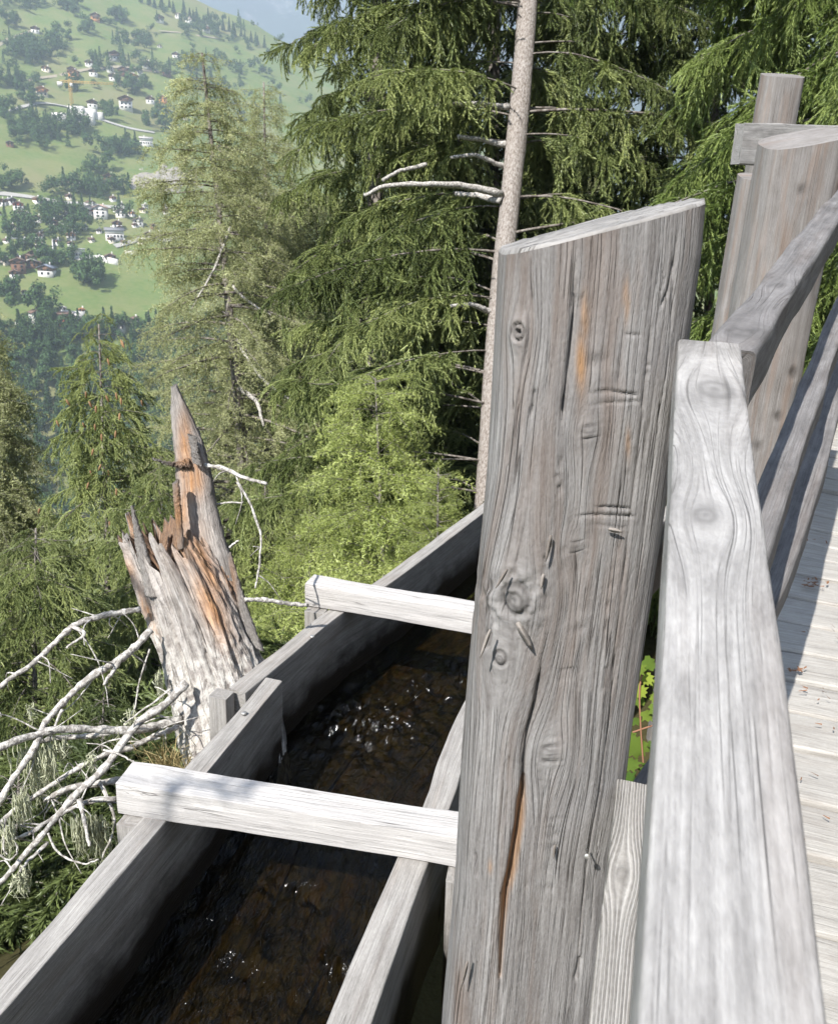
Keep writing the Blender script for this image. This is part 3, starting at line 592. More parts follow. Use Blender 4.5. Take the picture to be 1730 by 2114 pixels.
SD = 3.15
base_p = atd(480, 1640, SD)
snag = empty('dead_snag', 'broken dead tree stump with orange rotten wood and bare lichen-hung branches', 'tree stump', base_p)
so = np.array(snag.location)
def make_snag():
    # left and right silhouette of the body, then the tall splinter
    LE = [(240, 1075), (262, 1140), (290, 1230), (322, 1330), (352, 1430), (385, 1560), (415, 1700), (430, 1800)]
    RE = [(395, 1075), (425, 1120), (468, 1190), (502, 1270), (535, 1350), (560, 1420), (590, 1560), (612, 1700)]
    k, n = 120, 150; th = np.linspace(0, 2 * np.pi, k, endpoint=False)
    Lp = resample(np.array([atd(*p, SD) for p in LE]), n)[::-1]; Rp = resample(np.array([atd(*p, SD) for p in RE]), n)[::-1]
    C = (Lp + Rp) / 2; A = (Rp - Lp) / 2; fwd = _n((ray(400, 1300)[0], ray(400, 1300)[1], 0)); ra_ = np.linalg.norm(A, axis=1)
    v = np.linspace(0, 1, n)
    # jagged top: height factor by angle, tall teeth
    rg = np.random.default_rng(3); jag = 1 - .16 * np.abs(fbm(np.stack((np.cos(th) * 4, np.sin(th) * 4, 0 * th), -1), 5, 4)) - .05 * rg.random(k)
    jag[(th > 2.3) & (th < 2.55)] += .10; jag[(th > 3.9) & (th < 4.2)] -= .12; jag[np.abs(th - 4.6) < .12] += .07
    vv = v[:, None] * jag[None]
    def samp(arr): return np.stack([np.interp(vv, v, arr[:, q]) for q in range(3)], -1)
    Cc, Aa = samp(C), samp(A); R_ = np.interp(vv, v, ra_)
    grooves = fbm(np.stack((np.cos(th) * 5 + vv * 1.6, np.sin(th) * 5 + 0 * vv, vv * 1.2), -1), 9, 3) * .12 + fbm(np.stack((np.cos(th + vv * .6) * 16, np.sin(th + vv * .6) * 16, vv * 5), -1), 19, 4) * .085
    rad = 1 + grooves
    for (a0, tw, w, dp) in ((4.45, -.5, .05, .22), (4.05, -.35, .035, .15), (5.05, -.5, .05, .18), (5.5, -.3, .03, .12)):
        d = np.abs(((th[None] - (a0 + tw * (1 - vv))) + np.pi) % (2 * np.pi) - np.pi); rad = rad - dp * np.exp(-(d / w) ** 2)
    P = Cc + Aa * np.cos(th)[None, :, None] * rad[..., None] + fwd * (np.sin(th)[None] * R_ * rad * .95)[..., None]
    Q = project(P)
    stain = np.zeros_like(rad)
    for (sx, sy, rx, ry, am, ang) in ((425, 1170, 16, 90, 1.0, -.42), (440, 1260, 22, 80, .9, -.42), (400, 1130, 45, 40, .6, 0), (305, 1260, 8, 50, .9, -.35), (270, 1180, 10, 40, .6, -.35), (470, 1190, 8, 60, .8, -.4), (380, 1110, 25, 60, .7, -.4)):
        dx, dy = Q[..., 0] - sx, Q[..., 1] - sy; u = dx * math.cos(ang) - dy * math.sin(ang) * -1; u = dx * math.cos(ang) + dy * math.sin(ang); w = -dx * math.sin(ang) + dy * math.cos(ang)
        stain = np.maximum(stain, np.where(np.sin(th)[None] < .3, am * np.exp(-(u / rx) ** 2 - (w / ry) ** 2), 0))
    lich = np.clip((Q[..., 1] - 1280) / 160, 0, .9) + 0 * stain
    lich = np.maximum(lich, .8 * np.exp(-((Q[..., 0] - 315) / 25) ** 2 - ((Q[..., 1] - 1330) / 70) ** 2))
    G = np.stack((vv * 1.3, np.broadcast_to(th, vv.shape) * .16, 0 * vv), -1)
    cap_c = P[-1].mean(0) - np.array((0, 0, .16)); V = P.reshape(-1, 3)
    inner = P[-1] * .5 + cap_c * .5 + rg.normal(size=(k, 3)) * .012; s = len(V); V = np.vstack((V, P[-1] * .96 + cap_c * .04, inner, cap_c[None]))
    i = np.arange(n - 1)[:, None] * k; j = np.arange(k)[None]; j2 = (j + 1) % k; jj = np.arange(k); jn = (jj + 1) % k
    q = np.concatenate((np.stack((i + j, i + j2, i + k + j2, i + k + j), -1).reshape(-1, 4), np.stack((s - k + jj, s - k + jn, s + jn, s + jj), 1), np.stack((s + jj, s + jn, s + k + jn, s + k + jj), 1)))
    tri = np.stack((s + k + jj, s + k + jn, np.full(k, s + 2 * k)), 1)
    pad = 2 * k + 1; G = np.vstack((G.reshape(-1, 3), np.random.default_rng(1).random((pad, 3)) * .2)); st = np.concatenate((stain.ravel(), np.full(pad, .6))); lc = np.concatenate((lich.ravel(), np.zeros(pad)))
    return link('trunk', mesh_np('snag_trunk', V - so, [q, tri], True, {'grain': G, 'stain': st, 'lichen': lc}), M['snag'], snag)
snag_trunk = make_snag()
def splinter_part(name, LE, RE, d, thick, seed, stains=(), jag=.004):
    n, k = 60, 14; L = resample(np.array([atd(*p, d) for p in LE]), n); R_ = resample(np.array([atd(*p, d) for p in RE]), n)
    rg = np.random.default_rng(seed); th = np.linspace(0, 2 * np.pi, k, endpoint=False); fw = _n((ray(400, 1000)[0], ray(400, 1000)[1], 0))
    C = (L + R_) / 2; A = (R_ - L) / 2; w = np.linalg.norm(A, axis=1); T = np.minimum(thick, w * 1.1 + .004)
    v = np.linspace(0, 1, n); rad = 1 + fbm(np.stack((np.cos(th)[None] * 3 + 0 * v[:, None], np.sin(th)[None] * 3 + 0 * v[:, None], v[:, None] * 4 + 0 * th), -1), seed, 3) * .16
    P = C[:, None] + A[:, None] * (np.cos(th)[None] * rad)[..., None] + fw * (np.sin(th)[None] * rad * T[:, None])[..., None]; P += rg.normal(size=P.shape) * jag * .35
    Q = project(P); st = np.zeros(P.shape[:2])
    for (sx, sy, rx, ry, am) in stains: st = np.maximum(st, am * np.exp(-((Q[..., 0] - sx) / rx) ** 2 - ((Q[..., 1] - sy) / ry) ** 2))
    G = np.stack((v[:, None] * 1.0 + 0 * th, np.broadcast_to(th * .08, st.shape), 0 * st), -1)
    i = np.arange(n - 1)[:, None] * k; j = np.arange(k)[None]; j2 = (j + 1) % k; V = P.reshape(-1, 3); c = V[-k:].mean(0); c0 = V[:k].mean(0); jj = np.arange(k); s = n * k
    V = np.vstack((V, c, c0)); tri = np.concatenate((np.stack((s - k + jj, s - k + (jj + 1) % k, np.full(k, s)), 1), np.stack(((jj + 1) % k, jj, np.full(k, s + 1)), 1)))
    z2 = np.zeros(2); return link(name, mesh_np(name, V - so, [np.stack((i + j, i + j2, i + k + j2, i + k + j), -1).reshape(-1, 4), tri], True, {'grain': np.vstack((G.reshape(-1, 3), np.zeros((2, 3)))), 'stain': np.concatenate((st.ravel(), z2)), 'lichen': np.zeros(s + 2)}), M['snag'], snag)
splinter_part('splinter', [(440, 1400), (402, 1230), (382, 1140), (366, 1060), (361, 960), (353, 880), (354, 800)], [(550, 1400), (508, 1260), (480, 1160), (455, 1060), (434, 960), (410, 890), (366, 792)], SD + .02, .045, 5, ((382, 930, 14, 75, 1.0), (398, 990, 22, 45, 1.0), (378, 1060, 12, 60, .7), (395, 1120, 30, 60, .4)))
splinter_part('splinter', [(300, 1230), (285, 1140), (276, 1090), (271, 1045)], [(330, 1230), (308, 1140), (290, 1090), (275, 1043)], SD - .1, .02, 6)
splinter_part('splinter', [(368, 1130), (362, 1060), (356, 1000)], [(382, 1130), (376, 1060), (370, 990)], SD - .1, .02, 7, ((368, 1060, 12, 70, .9),))
splinter_part('splinter', [(392, 945), (360, 955), (318, 950)], [(392, 965), (360, 962), (316, 945)], SD - .02, .02, 8, ((380, 950, 25, 20, .8),), jag=.008)
splinter_part('splinter', [(470, 1150), (490, 1240), (510, 1320)], [(478, 1140), (512, 1250), (545, 1345)], SD - .03, .02, 9, ((480, 1220, 10, 70, .7),))
for a, b, w in (((398, 895), (408, 945), 9),):
    splinter_part('splinter', [(a[0] - w, a[1]), (b[0] - w, b[1] + 10)], [(a[0] + w, a[1] + 8), (b[0] + w, b[1] + 18)], SD - .05, .008, 11)
def tw(pts, d0, d1, r0, r1, seed=0, n=None, part='branch'):
    m = len(pts); P = [atd(p[0], p[1], d0 + (d1 - d0) * k / (m - 1)) for k, p in enumerate(pts)]
    n = n or max(14, m * 6); P = resample(P, n); rg = np.random.default_rng(seed); P = P + np.cumsum(rg.normal(size=P.shape) * .0016, 0) * np.linspace(0, 1, n)[:, None]
    dm = (d0 + d1) / 2; V, fs = tube_vf(P - so, np.linspace(r0, r1, n) * .7 * dm / F * (1 + .12 * rg.normal(size=n)), 8, jitter=.07, seed=seed)
    return link(part, mesh_np(part, V, fs, True), M['branch'], snag), P
BR = [([(290, 1258), (240, 1266), (195, 1275), (152, 1292), (100, 1340), (60, 1378), (0, 1418), (-60, 1470)], 3.05, 2.7, 11, 6), ([(150, 1293), (175, 1310), (135, 1335)], 2.85, 2.8, 6, 3),
      ([(312, 1300), (275, 1340), (240, 1368), (190, 1398), (140, 1440), (95, 1490), (75, 1540), (30, 1610), (-20, 1680)], 3.0, 2.6, 12, 8), ([(250, 1360), (228, 1395), (215, 1420)], 2.9, 2.85, 8, 4),
      ([(385, 1410), (340, 1455), (295, 1485), (255, 1530), (215, 1590), (150, 1655), (85, 1735), (30, 1800), (-20, 1870)], 2.95, 2.5, 14, 7), ([(375, 1485), (320, 1500), (270, 1508), (200, 1508), (130, 1508), (60, 1528), (-20, 1556)], 3.05, 2.6, 14, 10),
      ([(270, 1505), (180, 1520), (110, 1522), (70, 1535)], 2.95, 2.8, 9, 6), ([(370, 1500), (320, 1520), (270, 1545), (210, 1565), (130, 1610), (60, 1655), (-10, 1715)], 3.0, 2.6, 10, 6),
      ([(255, 1608), (200, 1618), (140, 1625), (90, 1650)], 2.8, 2.7, 11, 7), ([(240, 1650), (180, 1655), (120, 1680), (60, 1715), (15, 1725)], 2.7, 2.6, 9, 5), ([(165, 1650), (175, 1690), (190, 1750)], 2.65, 2.6, 8, 4), ([(205, 1610), (235, 1690), (215, 1770)], 2.75, 2.7, 6, 3),
      ([(100, 1720), (120, 1760), (165, 1778), (195, 1768)], 2.6, 2.6, 3.5, 2), ([(100, 1740), (60, 1775), (35, 1800)], 2.6, 2.5, 6, 3), ([(155, 1290), (190, 1345), (210, 1400), (216, 1470)], 2.85, 2.85, 2, 1.2),
      ([(310, 1340), (290, 1400), (278, 1460), (262, 1480)], 3.0, 2.95, 3, 2), ([(215, 1548), (250, 1560), (272, 1575)], 2.75, 2.7, 3, 2.5), ([(12, 1690), (10, 1750), (18, 1760)], 2.55, 2.55, 4, 2), ([(355, 1420), (310, 1455), (255, 1490)], 2.95, 2.9, 4, 2), ([(0, 1765), (20, 1775), (38, 1760), (30, 1745)], 2.5, 2.5, 3, 2), ([(130, 1465), (110, 1500), (95, 1530)], 2.75, 2.75, 5, 2),
      ([(418, 960), (460, 966), (500, 983), (549, 1001)], 3.15, 3.1, 7, 4.5), ([(445, 1041), (475, 1038), (505, 1043)], 3.2, 3.2, 3.5, 2), ([(490, 995), (515, 1035), (530, 1075), (540, 1110), (541, 1160), (536, 1205)], 3.1, 3.1, 4, 3), ([(523, 1128), (540, 1130)], 3.1, 3.1, 1.6, 1), ([(505, 1238), (545, 1238), (590, 1242), (640, 1246)], 3.1, 3.2, 7, 6), ([(475, 1130), (490, 1117)], 3.05, 3.02, 4, 2)]
paths = [tw(p, a, b, r0, r1, 200 + k)[1] for k, (p, a, b, r0, r1) in enumerate(BR)]
rgt = np.random.default_rng(71)
for k in (0, 2, 4, 5, 7, 8, 9, 21, 23):
    P = paths[k]
    for _ in range(9 if k < 20 else 2):
        i = rgt.integers(4, len(P) - 2); d = _n(rgt.normal(size=3) * (1, .6, .9) + (0, 0, -.3)); l = rgt.uniform(.05, .2); q = [P[i], P[i] + d * l * .5 + rgt.normal(size=3) * .012, P[i] + d * l + rgt.normal(size=3) * .02 + (0, 0, -.02)]
        link('twig', mesh_np('twig', *tube_vf(resample(q, 8) - so, np.linspace(.0032, .0012, 8), 5, jitter=.1, seed=k), True), M['branch'], snag)
# hanging beard lichen
def beard(px, d, wpx, hpx, n, seed):
    rg = np.random.default_rng(seed); parts = []; c = atd(*px, d); m = d / F
    for _ in range(n):
        x = rg.normal() * wpx * .35 * m; y = rg.normal() * .015; l = hpx * m * rg.uniform(.35, 1.25); a = c + (x, y, rg.normal() * .008)
        pts = [a + np.array((rg.normal() * .0022 * k, rg.normal() * .0022 * k, -l * k / 5)) for k in range(6)]
        parts.append(tube_vf(np.array(pts) - so, [.0012, .0026, .0028, .0022, .0014, .0004], 3, cap=False))
        for _ in range(4):
            u = rg.uniform(0, .9); p = a + np.array((0, 0, -l * u)); dv = rg.normal(size=3) * .006 + (0, 0, -.022); parts.append((np.array((p, p + (0, 0, -.005), p + dv)) - so, [np.array([(0, 1, 2)])]))
    o = link('lichen', mesh_np('lichen', *cat_np(parts)), M['lichen'], snag); o['kind'] = 'stuff'
for k, b in enumerate((((62, 1545), 2.7, 40, 120, 70), ((95, 1560), 2.7, 34, 80, 45), ((40, 1640), 2.6, 26, 80, 36), ((165, 1690), 2.65, 26, 90, 50), ((200, 1690), 2.7, 34, 100, 60), ((15, 1700), 2.55, 18, 80, 30), ((40, 1800), 2.5, 26, 55, 30), ((275, 1470), 2.95, 16, 40, 22), ((325, 1390), 3.0, 9, 60, 16), ((120, 1530), 2.75, 30, 50, 30), ((190, 1560), 2.75, 14, 30, 14), ((250, 1500), 2.9, 30, 30, 20), ((60, 1455), 2.72, 6, 40, 8))):
    beard(*b, 300 + k)
# dry grass at the foot of the snag
rg = np.random.default_rng(9); parts = []
for _ in range(150):
    p = atd(355 + rg.normal() * 22, 1590 + rg.normal() * 8, 2.95 + rg.normal() * .05); d = _n((rg.normal() * .35 - .1, rg.normal() * .3 - .2, 1)); l = rg.uniform(.07, .22); s = _n(np.cross(d, rg.normal(size=3))) * .0016
    m_ = p + d * l * .5; e = p + d * l + np.array((rg.normal() * .03, rg.normal() * .02, -.02)); parts.append((np.array((p - s, p + s, m_ + s * .8, m_ - s * .8, e)), [np.array([(0, 1, 2, 3)]), np.array([(3, 2, 4)])]))
tag(link('grass', mesh_np('grass', *cat_np(parts)), M['hay']), 'tuft of dry yellow grass at the foot of the broken stump', 'grass', kind='stuff')
# leafy plant between post and rail
t = NT('broad_leaf'); tn = t.attr('tint').outputs['Fac']; c = t.mix(tn, (.045, .10, .022), (.24, .30, .05))
df = t.node('BsdfDiffuse', {'Color': c}).outputs[0]; tl = t.node('BsdfTranslucent', {'Color': c}).outputs[0]; M['leaf'] = t.surf(t.node('MixShader', {0: .35, 1: df, 2: tl}).outputs[0])
M['stem'] = flat('reddish_stem', (.26, .13, .08), .7)
pl_d = 2.55; plant = empty('leafy_plant', 'small yellow green leafy plant growing in the gap beside the foreground post', 'plant', atd(1330, 1700, pl_d)); pls = np.array(plant.location)
for pts in ([(1325, 1720), (1328, 1600), (1322, 1500), (1320, 1420), (1330, 1375)], [(1345, 1720), (1352, 1560), (1350, 1460), (1356, 1390)], [(1305, 1512), (1325, 1505), (1355, 1495)], [(1318, 1640), (1310, 1600), (1300, 1580)]):
    link('stem', mesh_np('stem', *tube_vf(np.array([atd(*p, pl_d) for p in pts]) - pls, .0028, 5, n=14), True), M['stem'], plant)
rg = np.random.default_rng(31)
lobes = [(0, 0), (.35, -.08), (.62, .12), (.48, .25), (.7, .5), (.42, .52), (.36, .78), (.14, .72), (0, 1.05), (-.14, .72), (-.36, .78), (-.42, .52), (-.7, .5), (-.48, .25), (-.62, .12), (-.35, -.08)]
for (px, py, s, tn) in ((1322, 1378, 30, .5), (1345, 1372, 34, .3), (1310, 1402, 22, .9), (1338, 1405, 26, 1.), (1356, 1412, 24, .95), (1325, 1425, 28, 1.), (1350, 1440, 30, .6), (1312, 1445, 30, .35), (1358, 1470, 34, .4), (1340, 1480, 28, .5), (1312, 1490, 30, .25), (1300, 1530, 34, .3), (1322, 1545, 46, .35), (1308, 1575, 34, .3), (1335, 1590, 40, .15), (1300, 1605, 34, .1), (1318, 1630, 40, .1), (1345, 1540, 30, .2), (1330, 1690, 40, .1), (1370, 1500, 36, .3), (1375, 1440, 30, .4), (1290, 1640, 30, .15)):
    c = atd(px, py, pl_d + rg.normal() * .06); sz = s * pl_d / F * 1.05; d = _n((rg.normal(), rg.normal() - .4, .25 * rg.normal() + .1)); nn_ = _n(np.array((-.3, -.6, .9)) + rg.normal(size=3) * .35); sx = _n(np.cross(d, nn_)); d = np.cross(nn_, sx)
    V = np.array([c + sx * a * sz * .8 + d * (b - .5) * sz + nn_ * (-.25 * sz * abs(a) + .04 * sz * math.sin(9 * b)) for a, b in lobes] + [c]); k = len(lobes); jj = np.arange(k)
    link('leaf', mesh_np('leaf', V - pls, [np.stack((np.full(k, k), jj, (jj + 1) % k), 1)], False, {'tint': np.full(k + 1, tn)}), M['leaf'], plant)
# small litter on the deck
rg = np.random.default_rng(77); parts = []
M['litter'] = flat('brown_litter', (.20, .10, .055), .9, 0, (60, .5))
for (px, py, n, sp) in ((1672, 1238, 30, 16), (1640, 1405, 14, 12), (1690, 1445, 8, 40), (1665, 1600, 3, 40), (1700, 1160, 5, 30), (1710, 1330, 4, 30), (1690, 1700, 3, 60), (1680, 1520, 3, 40)):
    for _ in range(n):
        p = atz(px + rg.normal() * sp, py + rg.normal() * sp * .3, .16); p[2] = .135 + .05 * max(0, ((p - o0) @ ax) - 1.7); a = rg.uniform(0, 6.3); l = rg.uniform(.004, .013); d = np.array((math.cos(a), math.sin(a), rg.normal() * .2)) * l; s = np.array((-d[1], d[0], 0)) * rg.uniform(.08, .4); parts.append((np.array((p - d - s, p + d - s, p + d + s + (0, 0, .003), p - d + s)), [np.array([(0, 1, 2, 3)])]))
tag(link('litter', mesh_np('litter', *cat_np(parts)), M['litter']), 'brown cone scales and needles scattered on the walkway planks', 'litter', kind='stuff')
# ------------------------------------------------------------------ conifers
def mat_foliage(name, dark, mid, light, trans=.08):
    t = NT(name); tn = t.math('ADD', t.attr('tint').outputs['Fac'], t.node('Attribute', attribute_name='itint', attribute_type='INSTANCER').outputs['Fac'])
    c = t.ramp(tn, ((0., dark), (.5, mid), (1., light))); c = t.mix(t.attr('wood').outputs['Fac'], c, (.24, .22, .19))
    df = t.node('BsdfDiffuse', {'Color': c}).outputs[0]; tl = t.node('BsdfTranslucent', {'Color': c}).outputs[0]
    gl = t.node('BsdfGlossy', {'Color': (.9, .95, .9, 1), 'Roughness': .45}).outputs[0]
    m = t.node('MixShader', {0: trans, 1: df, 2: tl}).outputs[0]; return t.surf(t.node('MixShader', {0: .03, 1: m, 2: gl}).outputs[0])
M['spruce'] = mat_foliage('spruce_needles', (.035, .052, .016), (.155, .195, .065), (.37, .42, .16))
M['spruce_b'] = mat_foliage('bright_spruce_needles', (.032, .058, .012), (.165, .225, .058), (.39, .47, .16))
M['larch'] = mat_foliage('larch_needles', (.19, .21, .095), (.36, .385, .18), (.54, .56, .30), .18)
M['larch_y'] = mat_foliage('young_larch_needles', (.17, .21, .06), (.33, .39, .11), (.50, .56, .20), .3)
t = NT('conifer_bark'); g = t.node('TexCoord').outputs['Object']; n1 = t.noise(t.vmul(g, (60, 60, 22)), 1, 5, .7); n2 = t.noise(t.vmul(g, (9, 9, 4)), 1, 4, .6)
M['bark'] = t.principled(t.mix(t.ramp(n1, ((.36, 0.), (.62, 1.))), (.17, .14, .12), t.mix(n2, (.36, .32, .29), (.50, .47, .445))), .95, n1, .02)
t = NT('dark_bark'); g = t.node('TexCoord').outputs['Object']; n1 = t.noise(t.vmul(g, (20, 20, 7)), 1, 5, .65)
M['bark_d'] = t.principled(t.mix(t.ramp(n1, ((.35, 0.), (.65, 1.))), (.075, .06, .05), (.30, .275, .25)), .95, n1, .02)
M['dead'] = M['branch']

def needles(S, D, Ln, tint, n, nl, nw, rg, ang=.75, t0=0.0):
    "n needle blades on each twig: start S, direction D, length Ln"
    N = len(S); tt = rg.uniform(t0, 1, (N, n)); R = rg.normal(size=(N, n, 3)); Dn = D[:, None]
    R -= (R * Dn).sum(-1, keepdims=True) * Dn; R /= np.linalg.norm(R, axis=-1, keepdims=True) + 1e-9
    P = S[:, None] + Dn * (Ln[:, None] * tt)[..., None]; a = ang * rg.uniform(.6, 1.2, (N, n, 1)); l = nl * rg.uniform(.7, 1.25, (N, n, 1))
    A = P + (Dn * np.cos(a) + R * np.sin(a)) * l; W = np.cross(np.broadcast_to(Dn, R.shape), R) * nw * .5
    W = W + Dn * nw * .35
    V = np.stack((P - W, P + W, A), 2).reshape(-1, 3); T = np.repeat(np.broadcast_to(tint[:, None], (N, n)).reshape(-1), 3)
    return V, T
def in_view(P, m=260):
    q = (P - CAM) @ R3; d = -q[..., 2]; x = CX + F * q[..., 0] / np.maximum(d, .1); y = CY - F * q[..., 1] / np.maximum(d, .1)
    return (d > .3) & (x > -m) & (x < 1730 + m) & (y > -m) & (y < 2114 + m)
# sprays: one lateral shoot 0.4 m long with its needled twigs, set many times through each crown
def spray(style, hang, seed, nl, nw, nn, ntw):
    rg = np.random.default_rng(seed); u = (np.arange(ntw) + rg.uniform(0, 1, ntw)) / ntw; l = .4
    def pt(u): return np.stack((l * (u - .33 * hang * u ** 2), .02 * np.sin(u * 7 + seed) * u, -l * .85 * hang * u ** 1.6), -1)
    S = pt(u); tg = pt(u + .01) - pt(u - .0); tg /= np.linalg.norm(tg, axis=1)[:, None]
    sg = np.where(np.arange(ntw) % 2, -1., 1.)[:, None]; out = []
    if style == 'spruce':
        D = tg * .75 + np.array((0, 1, 0)) * sg * rg.uniform(.1, .75, (ntw, 1)) + rg.normal(size=(ntw, 3)) * .18 + (0, 0, -.45)
        Ln = .19 * rg.uniform(.5, 1.3, ntw) * (1.1 - .5 * u); ang = .62
    else:
        D = tg * .4 + np.array((0, 1, 0)) * sg * rg.uniform(.2, .9, (ntw, 1)) + rg.normal(size=(ntw, 3)) * .6 + (0, 0, -.15)
        Ln = .11 * rg.uniform(.3, 1.3, ntw) * (1.15 - .5 * u); ang = 1.15
    D /= np.linalg.norm(D, axis=1)[:, None]
    out.append(needles(S, D, Ln, rg.uniform(-.15, .15, ntw) + .2 * (u - .5), nn, nl, nw, rg, ang))
    us = np.linspace(.02, .98, 10); ts = pt(us + .01) - pt(us); ts /= np.linalg.norm(ts, axis=1)[:, None]
    if style == 'spruce': out.append(needles(pt(us), ts, np.full(10, .05), np.zeros(10), nn // 2, nl, nw, rg, ang))
    V = np.concatenate([o[0] for o in out]); T = np.concatenate([o[1] for o in out]); n = len(V)
    fs = [np.arange(n).reshape(-1, 3)]
    SV, SF = tube_vf(pt(np.linspace(0, 1, 7)), np.linspace(.0028, .001, 7), 3, cap=False)
    wood = np.concatenate((np.zeros(n), np.ones(len(SV))))
    return mesh_np('spray', np.vstack((V, SV)), fs + [f + n for f in SF], False, {'tint': np.concatenate((T, np.zeros(len(SV)))), 'wood': wood})
def spray_set(key, mat, style, hangs, nl, nw, nn, ntw):
    col = bpy.data.collections.new('sprays_' + key)
    for k, h in enumerate(hangs):
        me = spray(style, h, 50 + k, nl, nw, nn, ntw); me.materials.append(M[mat]); col.objects.link(bpy.data.objects.new('spray_%s_%02d' % (key, k), me))
    g = bpy.data.node_groups.new('crown_' + key, 'GeometryNodeTree'); g.interface.new_socket('Geometry', in_out='INPUT', socket_type='NodeSocketGeometry'); g.interface.new_socket('Geometry', in_out='OUTPUT', socket_type='NodeSocketGeometry')
    N = g.nodes; gi = N.new('NodeGroupInput'); go = N.new('NodeGroupOutput'); ci = N.new('GeometryNodeCollectionInfo'); ci.inputs[0].default_value = col; ci.inputs['Separate Children'].default_value = True; ci.inputs['Reset Children'].default_value = True
    ip = N.new('GeometryNodeInstanceOnPoints'); ip.inputs['Pick Instance'].default_value = True
    def na(name, typ):
        x = N.new('GeometryNodeInputNamedAttribute'); x.data_type = typ; x.inputs[0].default_value = name; return x.outputs[0]
    g.links.new(gi.outputs[0], ip.inputs['Points']); g.links.new(ci.outputs[0], ip.inputs['Instance'])
    g.links.new(na('pick', 'INT'), ip.inputs['Instance Index'])
    e2r = N.new('FunctionNodeEulerToRotation'); g.links.new(na('rot', 'FLOAT_VECTOR'), e2r.inputs[0]); g.links.new(e2r.outputs[0], ip.inputs['Rotation']); g.links.new(na('scl', 'FLOAT_VECTOR'), ip.inputs['Scale'])
    g.links.new(ip.outputs[0], go.inputs[0]); return g, len(hangs)
GN = {}
GN['spruce'] = spray_set('spruce', 'spruce', 'spruce', (.3, .6, .8, 1.0, 1.2, .7), .028, .0068, 58, 9)
GN['spruce_b'] = spray_set('bright_spruce', 'spruce_b', 'spruce', (.3, .5, .8, 1.0, 1.2, .7), .025, .0055, 70, 10)
GN['larch'] = spray_set('larch', 'larch', 'larch', (.1, .4, .7, 1.0, 1.2), .026, .006, 7, 30)
GN['larch_y'] = spray_set('young_larch', 'larch_y', 'larch', (.1, .25, .4, .6), .026, .0055, 9, 26)
def crown_points(name, P, rz, tilt, scl, tint, key, tree, rg):
    me = bpy.data.meshes.new(name); me.vertices.add(len(P)); me.vertices.foreach_set('co', np.ascontiguousarray(P, np.float32).ravel())
    rot = np.stack((rg.normal(size=len(P)) * .25, tilt, rz), 1); me.attributes.new('rot', 'FLOAT_VECTOR', 'POINT').data.foreach_set('vector', rot.astype(np.float32).ravel())
    me.attributes.new('scl', 'FLOAT_VECTOR', 'POINT').data.foreach_set('vector', np.repeat(scl[:, None], 3, 1).astype(np.float32).ravel()); me.attributes.new('itint', 'FLOAT', 'POINT').data.foreach_set('value', tint.astype(np.float32))
    me.attributes.new('pick', 'INT', 'POINT').data.foreach_set('value', rg.integers(0, GN[key][1], len(P)).astype(np.int32))
    o = link(name, me, None, tree); o.modifiers.new('sprays', 'NODES').node_group = GN[key][0]
    if tree is not None: o['kind'] = 'stuff'
    return o
NSPRAY = 0
